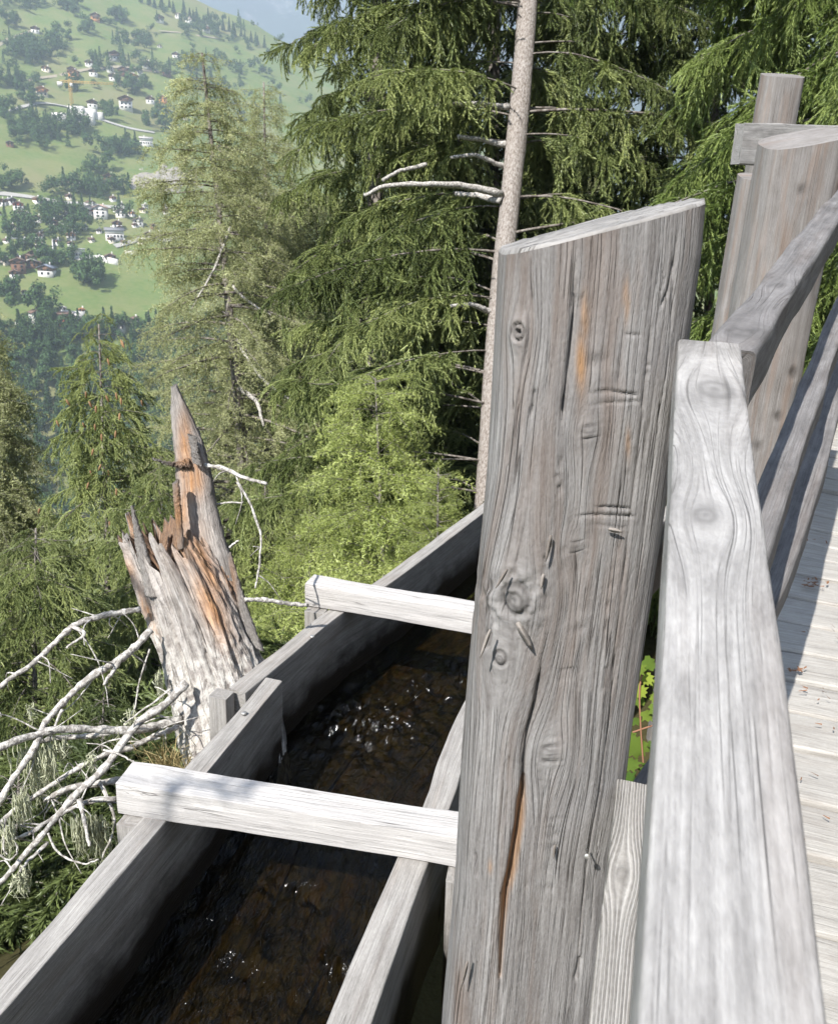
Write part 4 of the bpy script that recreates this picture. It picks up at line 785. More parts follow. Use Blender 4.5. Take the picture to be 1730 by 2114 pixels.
def conifer(name, label, top_px, base_px, depth, depth_b, r0, rmax, key, seed, zmin=-99., zmax=99., whorl=.34, per=6, lpm=34, prof=None, bare=.25, bark='bark_d', droop=.5, rise=.25, lat=.42, cat='tree', tint0=.45, dead=(), group=None, trunk_pts=None, sides=None, limb=1.0, world_pts=None):
    global NSPRAY
    rg = np.random.default_rng(seed)
    B = atd(*base_px, depth_b); Tp = atd(*top_px, depth); g = hill_height(B[0], B[1])
    tp = [np.array((B[0], B[1], min(g - .3, B[2] - .2))), B, Tp] if trunk_pts is None else [atd(*p) for p in trunk_pts]
    if world_pts is not None: tp = [np.array(p, float) for p in world_pts]
    tree = empty(name, label, cat, tp[0], group); o = np.array(tree.location)
    TP = resample(tp, 40)
    V, fs = tube_vf(TP - o, np.linspace(r0, r0 * .12 if trunk_pts is None else r0 * .85, 40), 16, jitter=.03, seed=seed); link('trunk', mesh_np('trunk', V, fs, True), M[bark], tree)
    ztop = TP[-1, 2]; zlo = max(TP[0, 2] + .4, zmin); zhi = min(ztop, zmax)
    PP, RZ, TI, SC, TN, limbs = [], [], [], [], [], []; z = zlo; prof = prof or (lambda u: u ** .8)
    while z < zhi:
        u = np.clip((ztop - z) / max(ztop - zlo, .1), 0, 1) if zmax > 90 else 1.0
        R0 = rmax * prof(u) if zmax > 90 else rmax * rg.uniform(.75, 1.05)
        c = np.array([np.interp(z, TP[:, 2], TP[:, k]) for k in range(3)]); a0 = rg.uniform(0, 6.3)
        for b in range(per):
            az = a0 + b * 2 * np.pi / per + rg.normal() * .3
            if sides is not None and not sides(az): continue
            L = max(.12, R0 * rg.uniform(.6, 1.15)); h = np.array((math.cos(az), math.sin(az), 0)); p0 = c + (0, 0, rg.normal() * whorl * .17)
            m = 14; s = np.linspace(0, 1, m); ri = rise * rg.uniform(.5, 1.5); dr = droop * rg.uniform(.7, 1.3)
            path = p0 + h * (L * s * (1 - .12 * s))[:, None] + np.array((0, 0, 1)) * (L * (ri * s - dr * s ** 2 + .32 * dr * s ** 3))[:, None]
            path += np.cumsum(rg.normal(size=path.shape) * .012 * L * .5, 0) * s[:, None]
            dd = 1.0
            if not in_view(path).any():
                if rg.random() < .4 and world_pts is None: continue
                dd = .5
            rb = max(.004, .008 * L) * limb; limbs.append(tube_vf(path - o, np.linspace(rb, .002, m), 4, cap=False))
            T_ = np.gradient(path, axis=0); T_ /= np.linalg.norm(T_, axis=1)[:, None]
            nlat = max(4, int(L * (1 - bare) * lpm * dd)); ss = bare + (1 - bare) * rg.uniform(0, 1, nlat) ** .75
            pl = np.stack([np.interp(ss, s, path[:, k]) for k in range(3)], 1); tl = np.interp(ss, s, T_[:, 2])
            ll = lat * rg.uniform(.5, 1.15, nlat) * np.clip(1.3 - .7 * ss, .3, 1) * np.clip(.35 + L, .35, 1)
            sg = np.where(rg.random(nlat) < .5, -1, 1); dv = az + sg * np.where(ss > .93, .25, 1.0) * rg.uniform(.3, 1.35, nlat)
            PP.append(pl + rg.normal(size=pl.shape) * .012); RZ.append(dv); TI.append(-np.arcsin(np.clip(tl * .6, -1, 1)) + rg.normal(size=nlat) * .18); SC.append(ll / .4)
            TN.append(tint0 + rg.normal() * .10 + rg.normal(size=nlat) * .13)
        z += whorl * rg.uniform(.7, 1.3) * (1 if zmax < 90 else np.clip(.45 + .6 * u, .4, 1))
    PP = np.concatenate(PP); NSPRAY += len(PP)
    crown_points('crown', PP - o, np.concatenate(RZ), np.concatenate(TI), np.concatenate(SC), np.clip(np.concatenate(TN), .02, .98), key, tree, rg)
    li = link('limbs', mesh_np('limbs', *cat_np(limbs), True), M['bark_d'], tree); li['kind'] = 'stuff'
    for (pts, ra_, rb_) in dead:
        P = resample([atd(*p) for p in pts], 18); P[1:-1] += np.random.default_rng(len(pts)).normal(size=(16, 3)) * .004
        link('branch', mesh_np('branch', *tube_vf(P - o, np.linspace(ra_, rb_, 18), 7, jitter=.08, seed=3), True), M['dead'], tree)
    return tree
# the big spruce with the pale bare trunk
conifer('spruce_tree', 'tall spruce with pale bare trunk and drooping green curtains behind the foreground post', (1104, -420), (1000, 1010), 9.2, 8.8,   .12, 3.0, 'spruce', 11, limb=.65, sides=lambda a: math.cos(a + math.pi / 2 - .1) < .70, zmin=-2.8, zmax=10.5, whorl=.44, per=8, bare=.14, lat=.56, lpm=34, tint0=.62,
        trunk_pts=[(955, 1700, 8.7), (1005, 1000, 8.8), (1030, 640, 8.9), (1062, 330, 9.0), (1090, 0, 9.1), (1115, -500, 9.3), (1200, -2200, 10.5)], bark='bark', droop=.42, rise=.18,
        dead=(([(1050, 222, 9.0), (1000, 216, 8.9), (928, 213, 8.7)], .034, .022), ([(1044, 300, 9.0), (1000, 290, 8.9), (946, 282, 8.7)], .034, .02), ([(1036, 402, 8.9), (960, 384, 8.7), (880, 380, 8.5), (800, 384, 8.4), (752, 403, 8.3)], .04, .018), ([(1040, 345, 9.0), (985, 322, 8.8), (930, 325, 8.7)], .026, .016), ([(1034, 415, 8.9), (990, 405, 9.0), (940, 400, 9.1)], .036, .025), ([(1016, 645, 8.9), (975, 630, 8.7), (930, 632, 8.6)], .034, .018), ([(880, 340, 8.6), (830, 352, 8.5), (790, 372, 8.4)], .022, .018)))
conifer('spruce_tree', 'spruce tinted dark for shade with thin trunk hidden behind the drooping curtains', (905, 300), (905, 1120), 11.6, 11.6, .09, 1.7, 'spruce', 12, whorl=.30, per=6, lpm=24, tint0=.25, zmin=-6, bare=.25, prof=lambda u: .35 + .65 * u ** .6)  # low tint paints the shade behind the curtains into the needles
conifer('larch_tree', 'pale thin larch with dark trunk and lichen-grey twigs above the broken stump', (418, 110), (500, 930), 14, 14, .17, 4.0, 'larch', 13, whorl=.40, per=5, lpm=18, lat=.58, bare=.12, zmin=-7, tint0=.55, droop=.30, rise=.12, limb=1.6, prof=lambda u: .06 + .94 * u ** .8,
        dead=(([(480, 590, 13.9), (510, 620, 13.6), (560, 650, 13.3)], .03, .012), ([(488, 700, 13.9), (540, 780, 13.5), (610, 832, 13.2)], .035, .014), ([(492, 800, 13.9), (530, 830, 13.6), (545, 880, 13.5)], .05, .02), ([(476, 470, 14), (440, 560, 13.7), (395, 640, 13.4)], .03, .01)))
conifer('larch_tree', 'faint grey green larch filling the gap beside the drooping spruce', (655, 400), (650, 1200), 19, 19, .17, 3.6, 'larch', 14, whorl=.38, per=6, lpm=24, lat=.7, bare=.1, zmin=-10, tint0=.6, prof=lambda u: .25 + .75 * u ** .6)
conifer('larch_tree', 'grey green larch whose top shows right of the bare trunk', (1175, 150), (1180, 900), 20, 20, .18, 2.8, 'larch', 15, whorl=.36, per=6, lpm=28, lat=.85, bare=.1, zmin=-5, tint0=.45)
conifer('larch_tree', 'young bright yellow green larch just behind the far flume wall', (775, 780), (800, 1400), 7.6, 7.4, .05, 1.05, 'larch_y', 16, whorl=.27, per=5, lpm=24, lat=.6, bare=.08, tint0=.62, droop=.35, rise=.35, prof=lambda u: .2 + .8 * u ** .8)
conifer('larch_tree', 'low bright green larch sapling beside the far crossbeam', (640, 1000), (640, 1500), 8.4, 8.2, .04, 1.1, 'larch_y', 17, whorl=.24, per=6, lpm=26, lat=.5, bare=.08, tint0=.55, droop=.35, rise=.35)
conifer('larch_tree', 'small green larch sapling close against the flume wall below the spruce', (905, 965), (900, 1400), 6.9, 6.7, .035, .68, 'larch_y', 27, whorl=.16, per=6, lpm=40, lat=.36, bare=.08, tint0=.4, droop=.15, rise=.35)
cones_tree = conifer('spruce_tree', 'slim spruce hung with orange brown cones left of the broken stump', (205, 670), (235, 1500), 11.5, 11.2, .09, 1.8, 'spruce', 18, whorl=.30, per=5, lpm=16, tint0=.85, bare=.15, lat=.5, droop=.5, prof=lambda u: .10 + .9 * u ** .7, zmin=-6.5)
conifer('spruce_tree', 'dark green spruce below the cone-bearing one behind the bare branches', (75, 1090), (70, 1900), 8.2, 8, .08, 1.7, 'spruce', 19, whorl=.22, per=6, lpm=20, tint0=.6, bare=.1, lat=.4, prof=lambda u: .1 + .9 * u ** .7)
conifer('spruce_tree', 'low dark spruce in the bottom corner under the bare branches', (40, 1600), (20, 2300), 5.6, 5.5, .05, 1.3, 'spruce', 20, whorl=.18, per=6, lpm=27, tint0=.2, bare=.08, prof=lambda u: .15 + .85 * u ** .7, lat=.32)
conifer('spruce_tree', 'green spruce right behind the broken stump', (330, 960), (340, 1800), 9.6, 9.4, .08, 1.6, 'spruce', 21, whorl=.22, per=6, lpm=23, tint0=.65, bare=.1, lat=.42, prof=lambda u: .1 + .9 * u ** .7)
conifer('spruce_tree', 'green spruce between the stump and the far crossbeam', (548, 960), (550, 1700), 10.4, 10.2, .07, 1.5, 'spruce', 22, whorl=.22, per=6, lpm=23, tint0=.75, bare=.1, lat=.42, prof=lambda u: .1 + .9 * u ** .7)
conifer('spruce_tree', 'short dark spruce under the stump branches near the flume', (215, 1440), (200, 2100), 6.4, 6.3, .05, 1.15, 'spruce', 23, whorl=.18, per=6, lpm=27, tint0=.2, bare=.08, lat=.32)
conifer('larch_tree', 'grey larch cut by the left picture edge below the village', (-40, 620), (-40, 1400), 13, 13, .12, 2.4, 'larch', 24, whorl=.30, per=6, lpm=28, lat=.7, bare=.12, tint0=.4, zmin=-8)
# bright spruce on the right
conifer('spruce_tree', 'large bright green spruce hanging over the far railing posts', (1850, -1500), (1790, 900), 6.4, 6.1, .16, 2.3, 'spruce_b', 25, zmin=-2.2, zmax=8.5, whorl=.32, per=7, bare=.25, lat=.55, lpm=30, tint0=.52, droop=.62, rise=.15,
        trunk_pts=[(1760, 1300, 6.0), (1790, 900, 6.1), (1815, 300, 6.3), (1835, -300, 6.5), (1860, -1000, 6.8), (1960, -2700, 8)])
conifer('spruce_tree', 'spruce with shade tinted into its needles filling the gap between the two railing posts', (1500, -500), (1450, 1000), 9.6, 9.4, .13, 2.2, 'spruce', 26, zmin=-2.5, zmax=4.5, whorl=.36, per=6, bare=.2, lat=.55, lpm=23, tint0=.32)  # needles tinted darker to stand in for shade in this gap
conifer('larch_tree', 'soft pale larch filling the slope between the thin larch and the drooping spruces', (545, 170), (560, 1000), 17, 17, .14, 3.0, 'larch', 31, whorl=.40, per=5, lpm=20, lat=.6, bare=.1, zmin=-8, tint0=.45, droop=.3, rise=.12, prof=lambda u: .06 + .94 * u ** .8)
conifer('spruce_tree', 'shade-tinted spruce standing close behind the pale bare trunk', (1015, -700), (1010, 1000), 13.2, 13, .12, 1.7, 'spruce', 32, zmin=-3.5, zmax=7.5, whorl=.42, per=6, bare=.12, lat=.56, lpm=28, tint0=.2, trunk_pts=[(1000, 1500, 12.8), (1010, 800, 13), (1018, 100, 13.2), (1025, -600, 13.5), (1030, -1300, 14)])  # very low tint gives painted shade pockets beside the trunk
conifer('spruce_tree', 'second drooping spruce whose curtains hang left of the bare trunk', (775, -600), (770, 1000), 11.0, 10.8, .12, 1.6, 'spruce', 28, zmin=-3.2, zmax=8.5, whorl=.46, per=6, bare=.2, lat=.56, lpm=26, tint0=.6, droop=.5, rise=.12,
        trunk_pts=[(765, 1500, 10.6), (770, 900, 10.8), (778, 300, 11.0), (785, -300, 11.2), (790, -800, 11.4), (800, -1700, 12.2)])
conifer('spruce_tree', 'spruce beside the walkway out of sight whose boughs dapple the flume', (0, 0), (0, 0), 1, 1, .12, 2.3, 'spruce', 29, zmin=1.5, zmax=3.6, whorl=.5, per=10, bare=.45, lat=.4, lpm=17, tint0=.4, world_pts=[(-3.55, -.6, -3.5), (-3.55, -.6, 1), (-3.55, -.55, 7)], sides=lambda a: abs((a - .45 + math.pi) % (2 * math.pi) - math.pi) < .5)
# scrub on the steep ground below
rg = np.random.default_rng(66); n = 9000; aa = np.radians(rg.uniform(-42, 20, n)); dd = 4.5 * (45 / 4.5) ** rg.uniform(0, 1, n); P = np.stack((dd * np.sin(aa), dd * np.cos(aa)), 1); sl = -.866 * P[:, 0] + .5 * P[:, 1] - 1.75; P = P[sl > 1.2]; zg = hill_height(P[:, 0], P[:, 1]) + rg.uniform(.1, .5, len(P))
tag(crown_points('undergrowth', np.column_stack((P, zg)), rg.uniform(0, 6.3, len(P)), rg.normal(size=len(P)) * .3 - .5, rg.uniform(.8, 2.2, len(P)), np.clip(rg.normal(size=len(P)) * .15 + .18, 0, 1), 'spruce', None, rg), 'green scrub covering the steep slope below the flume', 'undergrowth', kind='stuff')
# hanging cones
M['cone'] = flat('spruce_cone', (.27, .16, .085), .8, 0, (60, .4))
Vc, Fc = tube_vf([(0, 0, 0), (0, 0, -.02), (0, 0, -.045), (0, 0, -.08), (0, 0, -.10)], [.004, .013, .015, .011, .004], 7); cme = mesh_np('cone', Vc, Fc, True); cme.materials.append(M['cone'])
rg = np.random.default_rng(4); co = np.array(cones_tree.location)
for k in range(30):
    if k < 18: px, py = 210 + rg.normal() * 40, 690 + rg.uniform(0, 1) ** 1.3 * 330
    else: px, py = rg.uniform(60, 260), rg.uniform(780, 1080)
    c = link('cone', cme, None, cones_tree, Vector(atd(px, py, 11.35 - rg.uniform(.2, 1.0)) - co)); c.rotation_euler = (rg.normal() * .2, rg.normal() * .2, 0)
print('sprays', NSPRAY)
# ------------------------------------------------------------------ far hillside: houses, crane, roads, trees
def C_(name, c, r=.85): M[name] = flat(name, c, r, 0, (.6, .12)); return M[name]
for nm, c in (('wall_white', (.62, .60, .57)), ('wall_cream', (.70, .62, .50)), ('wall_brown', (.16, .085, .05)), ('wall_red', (.42, .10, .06)), ('wall_orange', (.48, .22, .08)), ('wall_grey', (.42, .42, .42)), ('roof_brown', (.17, .11, .085)), ('roof_grey', (.20, .20, .215)), ('roof_blue', (.17, .19, .24)), ('roof_pink', (.50, .33, .27)), ('roof_red', (.36, .15, .10)), ('roof_pale', (.45, .42, .40)), ('glass_dark', (.03, .035, .04)), ('concrete', (.62, .60, .57)), ('crane_yellow', (.50, .33, .09))): C_(nm, c)
def gable_vf(w, d, h, rh):
    V = np.array([(-w, -d, 0), (w, -d, 0), (w, d, 0), (-w, d, 0), (-w, -d, h), (w, -d, h), (w, d, h), (-w, d, h), (0, -d, h + rh), (0, d, h + rh)], float) * (.5, .5, 1)
    return V, [np.array([(0, 1, 5, 4), (1, 2, 6, 5), (2, 3, 7, 6), (3, 0, 4, 7), (3, 2, 1, 0)]), np.array([(4, 5, 8), (6, 7, 9)]), np.array([(5, 6, 9, 8), (7, 4, 8, 9)])]
def roof_vf(w, d, h, rh, over, th):
    s = rh / (w / 2); e = w / 2 + over; D = d / 2 + over; parts = []
    for sg in (-1, 1):
        a = np.array([(0, -D, h + rh + .05), (sg * e, -D, h + rh - s * e + .05), (sg * e, D, h + rh - s * e + .05), (0, D, h + rh + .05)]); V = np.vstack((a, a + (0, 0, th)))
        f = np.array([(0, 1, 2, 3), (7, 6, 5, 4), (0, 4, 5, 1), (1, 5, 6, 2), (2, 6, 7, 3), (3, 7, 4, 0)]); parts.append((V, [f if sg < 0 else f[:, ::-1]]))
    return cat_np(parts)
def house(px, py, wpx, label, low='wall_white', up='wall_brown', roof='roof_brown', turn=0.0, name='chalet', storeys=2, long=1.0, chim=True, pitch=.42, cat='house', side=False):
    p = on_hill(px, py); d = np.linalg.norm(p - CAM); w = wpx * d / F * .70; hs = min(2.7, w * .26); w = max(w, 3.0)
    h = empty(name, label, cat, p - np.array((0, 0, .4)), 'houses on the far hillside'); az = math.atan2(p[0], p[1]); h.rotation_euler.z = -az + math.radians(turn) + (math.pi / 2 if side else 0)
    ww, dp = (w, w * .95 * long) if not side else (w * .55, w)
    hb = hs * (storeys - 1) + .6; hu = hs * .8
    link('base_wall', mesh_np('base_wall', *box_vf(0, 0, hb / 2 - 1.5, ww, dp, hb + 3.0)), M[low], h)
    rh = ww * .5 * pitch; g = link('upper_wall', mesh_np('upper_wall', *gable_vf(ww + .12, dp + .12, hu, rh)), M[up], h, (0, 0, hb))
    r = link('roof', mesh_np('roof', *roof_vf(ww, dp, hb + hu, rh, min(1.1, ww * .1), .28)), M[roof], h)
    if chim: link('chimney', mesh_np('chimney', *box_vf(ww * .2, dp * .15, hb + hu + rh + .3, .7, .7, 1.8)), M['wall_white'], r)
    rgl = random.Random(int(px * 7 + py))
    fx, fy = (ww, dp)
    n = 3 if w > 9 else 2
    if not side:
        for k in range(n):
            for zi in range(storeys):
                x = (k - (n - 1) / 2) * fx / (n + .3); z = .9 + zi * hs + .5; 
                wd = link('window', mesh_np('window', *box_vf(0, 0, 0, fx * .12 + .25, .14, 1.25)), M['glass_dark'], h, (x, -fy / 2 - .09, z))
        link('balcony', mesh_np('balcony', *box_vf(0, 0, 0, fx * .8, .9, .75)), M['wall_brown' if up != 'wall_brown' else 'roof_brown'], h, (0, -fy / 2 - .5, hb + .1)) if w > 8 else None
    else:
        for k in range(5):
            y = (k - 2) * fy / 5.6
            link('window', mesh_np('window', *box_vf(0, 0, 0, .14, fy * .09, 1.3)), M['glass_dark'], h, (-fx / 2 - .09, y, hb * .55 + .2))
    return h
HS = [
 (5, 424, 20, 'white chalet with brown gable cut by the left picture edge, top village row', {}), (39, 432, 24, 'red chalet with brown roof in the top village row', dict(up='wall_red')), (97, 431, 22, 'chalet with white base left of the dark conifers, top village row', dict(turn=12)), (145, 436, 24, 'dark brown gabled chalet just left of the large pink roofed building', dict()),
 (186, 443, 34, 'white hall with pale gable joined to the pink roofed building', dict(up='wall_white', roof='roof_pale', storeys=2)), (210, 449, 32, 'tall white building with a broad pink roof, largest in the village', dict(up='wall_white', roof='roof_pink', storeys=3, turn=-8)), (250, 447, 24, 'white house half hidden right of the large pink roofed building', dict(up='wall_white')),
 (80, 457, 18, 'small white chalet above the two garden chalets', dict(turn=-15)), (111, 468, 22, 'white chalet with dark gable left of the driveway', dict()), (148, 464, 24, 'white chalet with red brown roof at the head of the driveway', dict(roof='roof_red')), (41, 475, 15, 'narrow white and brown chalet at the left above the hedge', dict()), (81, 493, 18, 'white chalet with brown gable beside the dark hedge trees', dict()),
 (148, 493, 22, 'bright white chalet with rust brown gable alone on the green lawn', dict(up='wall_orange')), (30, 491, 9, 'tiny white hut at the left below the hedge', dict(chim=False, up='wall_white')), (243, 470, 24, 'white chalet with brown gable right above the grey roofed hall', dict()), (238, 493, 46, 'long low hall with a wide grey roof and white base', dict(roof='roof_grey', side=True, up='wall_white', storeys=2)),
 (286, 466, 26, 'white house partly behind the larch twigs, upper of two', dict(up='wall_white')), (307, 494, 24, 'white house partly behind the larch twigs, lower of two', dict()), (160, 530, 40, 'white flat modern house with a row of dark windows', dict(side=True, up='wall_white', roof='wall_white', pitch=.06, chim=False)), (87, 520, 26, 'white chalet with brown gable above the old brown barns', dict(turn=10)),
 (229, 539, 26, 'brown chalet above white terrace walls right of the modern house', dict(storeys=2)), (69, 530, 20, 'weathered brown barn, upper right of the old barn cluster', dict(low='wall_brown', chim=False)), (59, 539, 22, 'dark brown barn in the middle of the old barn cluster', dict(low='wall_brown', chim=False, turn=-20)), (36, 540, 20, 'white and red house left of the old barn cluster', dict(up='wall_red')), (3, 541, 14, 'white house cut by the left picture edge, beside the old barns', dict(up='wall_orange')),
 (40, 560, 34, 'large brown chalet, biggest of the old barn cluster', dict(low='wall_brown', storeys=3)), (67, 551, 26, 'brown barn with wide roof right of the largest old chalet', dict(low='wall_brown', roof='roof_pale', chim=False)), (99, 568, 36, 'chalet with blue grey roof and white base on the open lawn', dict(roof='roof_blue', turn=-18)), (32, 572, 24, 'small dark brown barn lowest of the old barn cluster', dict(low='wall_white', chim=False)),
 (22, 590, 22, 'grey house among bushes below the old barns', dict(up='wall_grey', low='wall_grey', roof='roof_grey')), (75, 658, 26, 'white chalet with brown roof at the bottom of the lawn', dict(up='wall_white', turn=20)), (135, 662, 36, 'long low red walled building with brown roof at the wood edge', dict(side=True, low='wall_red', storeys=2)), (170, 645, 13, 'small orange roofed house behind the long low building', dict(up='wall_orange', roof='wall_orange')), (249, 680, 28, 'white chalet showing between spruce tips at the bottom of the village', dict(up='wall_white', roof='roof_grey')), (131, 644, 18, 'white bungalow with pale roof above the long low building', dict(up='wall_white', roof='roof_pale', chim=False)), (97, 546, 18, 'little grey roofed shed right of the old barn cluster', dict(low='wall_grey', roof='roof_grey', chim=False)), (52, 607, 10, 'tiny pale hut alone on the lower lawn', dict(up='wall_white', chim=False)),
 (74, 68, 18, 'white chalet with brown roof high on the left meadow', {}), (198, 42, 20, 'brown roofed chalet near the top between two tree clumps', dict(low='wall_orange')), (331, 45, 18, 'white chalet alone on the high green meadow', {}), (368, 37, 13, 'small pale house below the ridge conifers, left of two', dict(up='wall_cream')), (390, 47, 15, 'small pink roofed house below the ridge conifers, right of two', dict(up='wall_cream', roof='roof_pink')), (427, 66, 18, 'grey roofed chalet among conifers at the ridge end', dict(roof='roof_grey')), (235, 123, 26, 'grey roofed chalet with white wall in the middle of the high meadow', dict(roof='roof_grey', turn=15)), (364, 120, 17, 'blue roofed chalet near the right trees of the upper slope', dict(roof='roof_blue')), (330, 100, 10, 'tiny pinkish hut high among the right trees', dict(up='wall_cream', chim=False)),
 (305, 140, 22, 'brown chalet with pale roof above the tree row', dict(roof='roof_pale')), (153, 160, 24, 'orange brown chalet above the crane, left of three', dict(low='wall_orange', up='wall_orange')), (194, 157, 20, 'brown chalet above the crane, middle of three', {}), (235, 166, 20, 'brown and white chalet above the crane, right of three', {}), (255, 153, 22, 'dark roofed barn on the upper slope beside the tree clump', dict(low='wall_brown', roof='roof_grey', chim=False)), (274, 169, 26, 'low orange roofed house right of the upper chalets', dict(up='wall_orange', roof='roof_red')), (87, 198, 28, 'orange roofed chalet with pale walls left of the crane', dict(up='wall_orange', roof='roof_red', low='wall_cream')), (192, 222, 24, 'brown gabled chalet just right of the crane', {}), (261, 225, 32, 'three storey brown and white chalet right of the round tree', dict(storeys=3)), (311, 213, 20, 'brown chalet beside an orange one on the right slope', {}), (337, 211, 19, 'bright orange chalet on the right slope', dict(up='wall_orange', low='wall_orange', roof='roof_red')), (22, 303, 17, 'small dark barn alone on the left meadow', dict(low='wall_brown', roof='roof_grey', chim=False)), (303, 300, 32, 'long white house on the open middle meadow', dict(side=True, up='wall_white', roof='roof_pale')), (159, 382, 22, 'brown chalet with pale wall above the wood belt', dict(low='wall_cream')), (227, 376, 28, 'dark brown chalet beside the pale rock scar', dict(low='wall_brown')), (380, 247, 16, 'orange walled house peeping beside the larch top', dict(up='wall_orange')),
]
for (px, py, w, lab, kw) in HS: house(px, py, w, lab, **kw)
# the crowded small chalets of the village rows
rh = np.random.default_rng(55); kinds = [dict(), dict(up='wall_white'), dict(roof='roof_grey'), dict(up='wall_orange'), dict(low='wall_cream'), dict(roof='roof_pale', up='wall_white'), dict(low='wall_brown', chim=False)]
ORDN = ['first', 'second', 'third', 'fourth', 'fifth', 'sixth', 'seventh', 'eighth', 'ninth', 'tenth', 'eleventh', 'twelfth']
for row, (nm, y0, x0, x1, n) in enumerate((('top village row', 419, 10, 330, 10), ('second village row', 447, 5, 340, 11), ('third village row', 478, 8, 345, 11), ('fourth village row', 506, 15, 300, 9), ('fifth village row', 552, 8, 70, 4), ('lowest village row', 668, 30, 290, 6), ('upper slope row', 150, 110, 340, 7))):
    xs = np.linspace(x0, x1, n) + rh.normal(size=n) * 7
    for k, x in enumerate(np.sort(xs)):
        house(float(x), y0 + float(rh.normal() * 5), float(rh.uniform(11, 19)), '%s small chalet from the left in the %s' % (ORDN[k], nm), turn=float(rh.normal() * 22), **kinds[rh.integers(0, len(kinds))])
# building site with its crane
def wallrun(pts, h, th, label, mat, name='retaining_wall'):
    P = [on_hill(*p) for p in pts]; parts = []; c = P[0]
    for a, b in zip(P[:-1], P[1:]):
        d = b - a; n_ = _n((-d[1], d[0], 0)) * th / 2; V = np.array([a - n_, a + n_, b + n_, b - n_]); V = np.vstack((V - (0, 0, 2), V + (0, 0, h))); parts.append((V - c, [np.array([(0, 1, 2, 3), (7, 6, 5, 4), (0, 4, 5, 1), (1, 5, 6, 2), (2, 6, 7, 3), (3, 7, 4, 0)])]))
    return tag(link(name, mesh_np(name, *cat_np(parts)), M[mat], None, c), label, 'wall')
site = empty('construction_site', 'pale unfinished concrete building site below the crane', 'building site', on_hill(160, 245)); so_ = np.array(site.location)
for k, (x, y, w, h) in enumerate(((126, 250, 24, 8), (160, 238, 26, 9), (186, 243, 24, 9), (205, 246, 16, 7), (174, 252, 12, 10), (192, 256, 8, 12), (140, 246, 14, 5))):
    p = on_hill(x, y); d = np.linalg.norm(p - CAM); ww = w * d / F; link('concrete_block', mesh_np('concrete_block', *box_vf(0, 0, h * .35 - 2, ww, 6, h * .7 + 4)), M['concrete' if k % 2 else 'wall_white'], site, p - so_)
cp = on_hill(150, 224); cd = np.linalg.norm(cp - CAM); cr = empty('tower_crane', 'thin yellow tower crane standing over the building site', 'crane', cp); mh = 46 * cd / F
def lattice(a, b, w, n, name):
    a, b = np.array(a, float), np.array(b, float); d = _n(b - a); u = _n(np.cross(d, (0.3, 1, .2))); v = np.cross(d, u); parts = []
    cs = [u * w + v * w, u * w - v * w, -u * w - v * w, -u * w + v * w]
    for c in cs: parts.append(tube_vf([a + c, b + c], .16, 4))
    for k in range(n):
        p, q = a + (b - a) * k / n, a + (b - a) * (k + 1) / n
        for i in range(4): parts.append(tube_vf([p + cs[i], q + cs[(i + 1) % 4]], .1, 3))
    link(name, mesh_np(name, *cat_np(parts)), M['crane_yellow'], cr)
lattice((0, 0, -2), (0, 0, mh), .8, 14, 'mast'); lattice((-8, 0, mh - 2), (34, 3, mh - 2), .6, 16, 'jib'); link('counterweight', mesh_np('counterweight', *box_vf(-8, 0, mh - 4, 4, 2, 3)), M['concrete'], cr); link('cab', mesh_np('cab', *box_vf(1.4, -1, mh - 4.5, 1.8, 1.8, 2.4)), M['wall_white'], cr)
for (pts, h, lab) in (([(205, 538), (225, 545), (245, 548)], 3.5, 'white terrace wall below the brown chalet'), ([(170, 533), (190, 536), (205, 536)], 2.5, 'low white wall right of the modern house'), ([(125, 652), (150, 655), (175, 656)], 3, 'white garden wall behind the long low building'), ([(110, 505), (111, 525)], 3, 'pale upright wall strip on the village lawn'), ([(258, 525), (282, 527)], 2, 'white wall strip right of the brown chalet'), ([(10, 602), (30, 605)], 2, 'pale wall below the grey house')):
    wallrun(pts, h, .6, lab, 'wall_white')
M['road'] = flat('pale_road', (.34, .33, .31), .95, 0, (.05, .2)); M['rock'] = flat('bare_rock', (.27, .245, .215), .95, 0, (.35, .6)); M['track'] = flat('dirt_track', (.30, .26, .19), .95, 0, (.05, .3))
def road(pts, w, mat='road', name='road'):
    P = resample([(p[0], p[1]) for p in [on_hill(*q) for q in pts]], 50); d = np.gradient(P, axis=0); d /= np.linalg.norm(d, axis=1)[:, None]; n_ = np.stack((-d[:, 1], d[:, 0]), 1); cols = []
    for f in (-.5, -.25, 0, .25, .5):
        q = P + n_ * w * f; cols.append(np.column_stack((q, hill_height(q[:, 0], q[:, 1]) + .8)))
    V = np.stack(cols, 1).reshape(-1, 3); i = np.arange(49)[:, None] * 5; j = np.arange(4)[None]
    tag(link(name, mesh_np(name, V, [np.stack((i + j, i + j + 1, i + 6 + j, i + 5 + j), -1).reshape(-1, 4)], True), M[mat]), kind='structure')
road([(-30, 398), (40, 406), (120, 418), (180, 424), (260, 432)], 4.5); road([(20, 232), (90, 215), (150, 225), (215, 250), (260, 265), (320, 276)], 3.5); road([(95, 537), (140, 532), (170, 538)], 4); road([(238, 512), (270, 502), (310, 492), (350, 498), (420, 470)], 4); road([(132, 462), (130, 482)], 3); road([(-20, 105), (40, 75), (80, 60)], 3, 'track', 'path'); road([(60, 170), (110, 160), (160, 150), (250, 140), (330, 150)], 3.5, 'track', 'path'); road([(330, 65), (400, 75), (450, 80)], 3, 'track', 'path'); road([(110, 384), (150, 378), (170, 380)], 4, 'track', 'path')
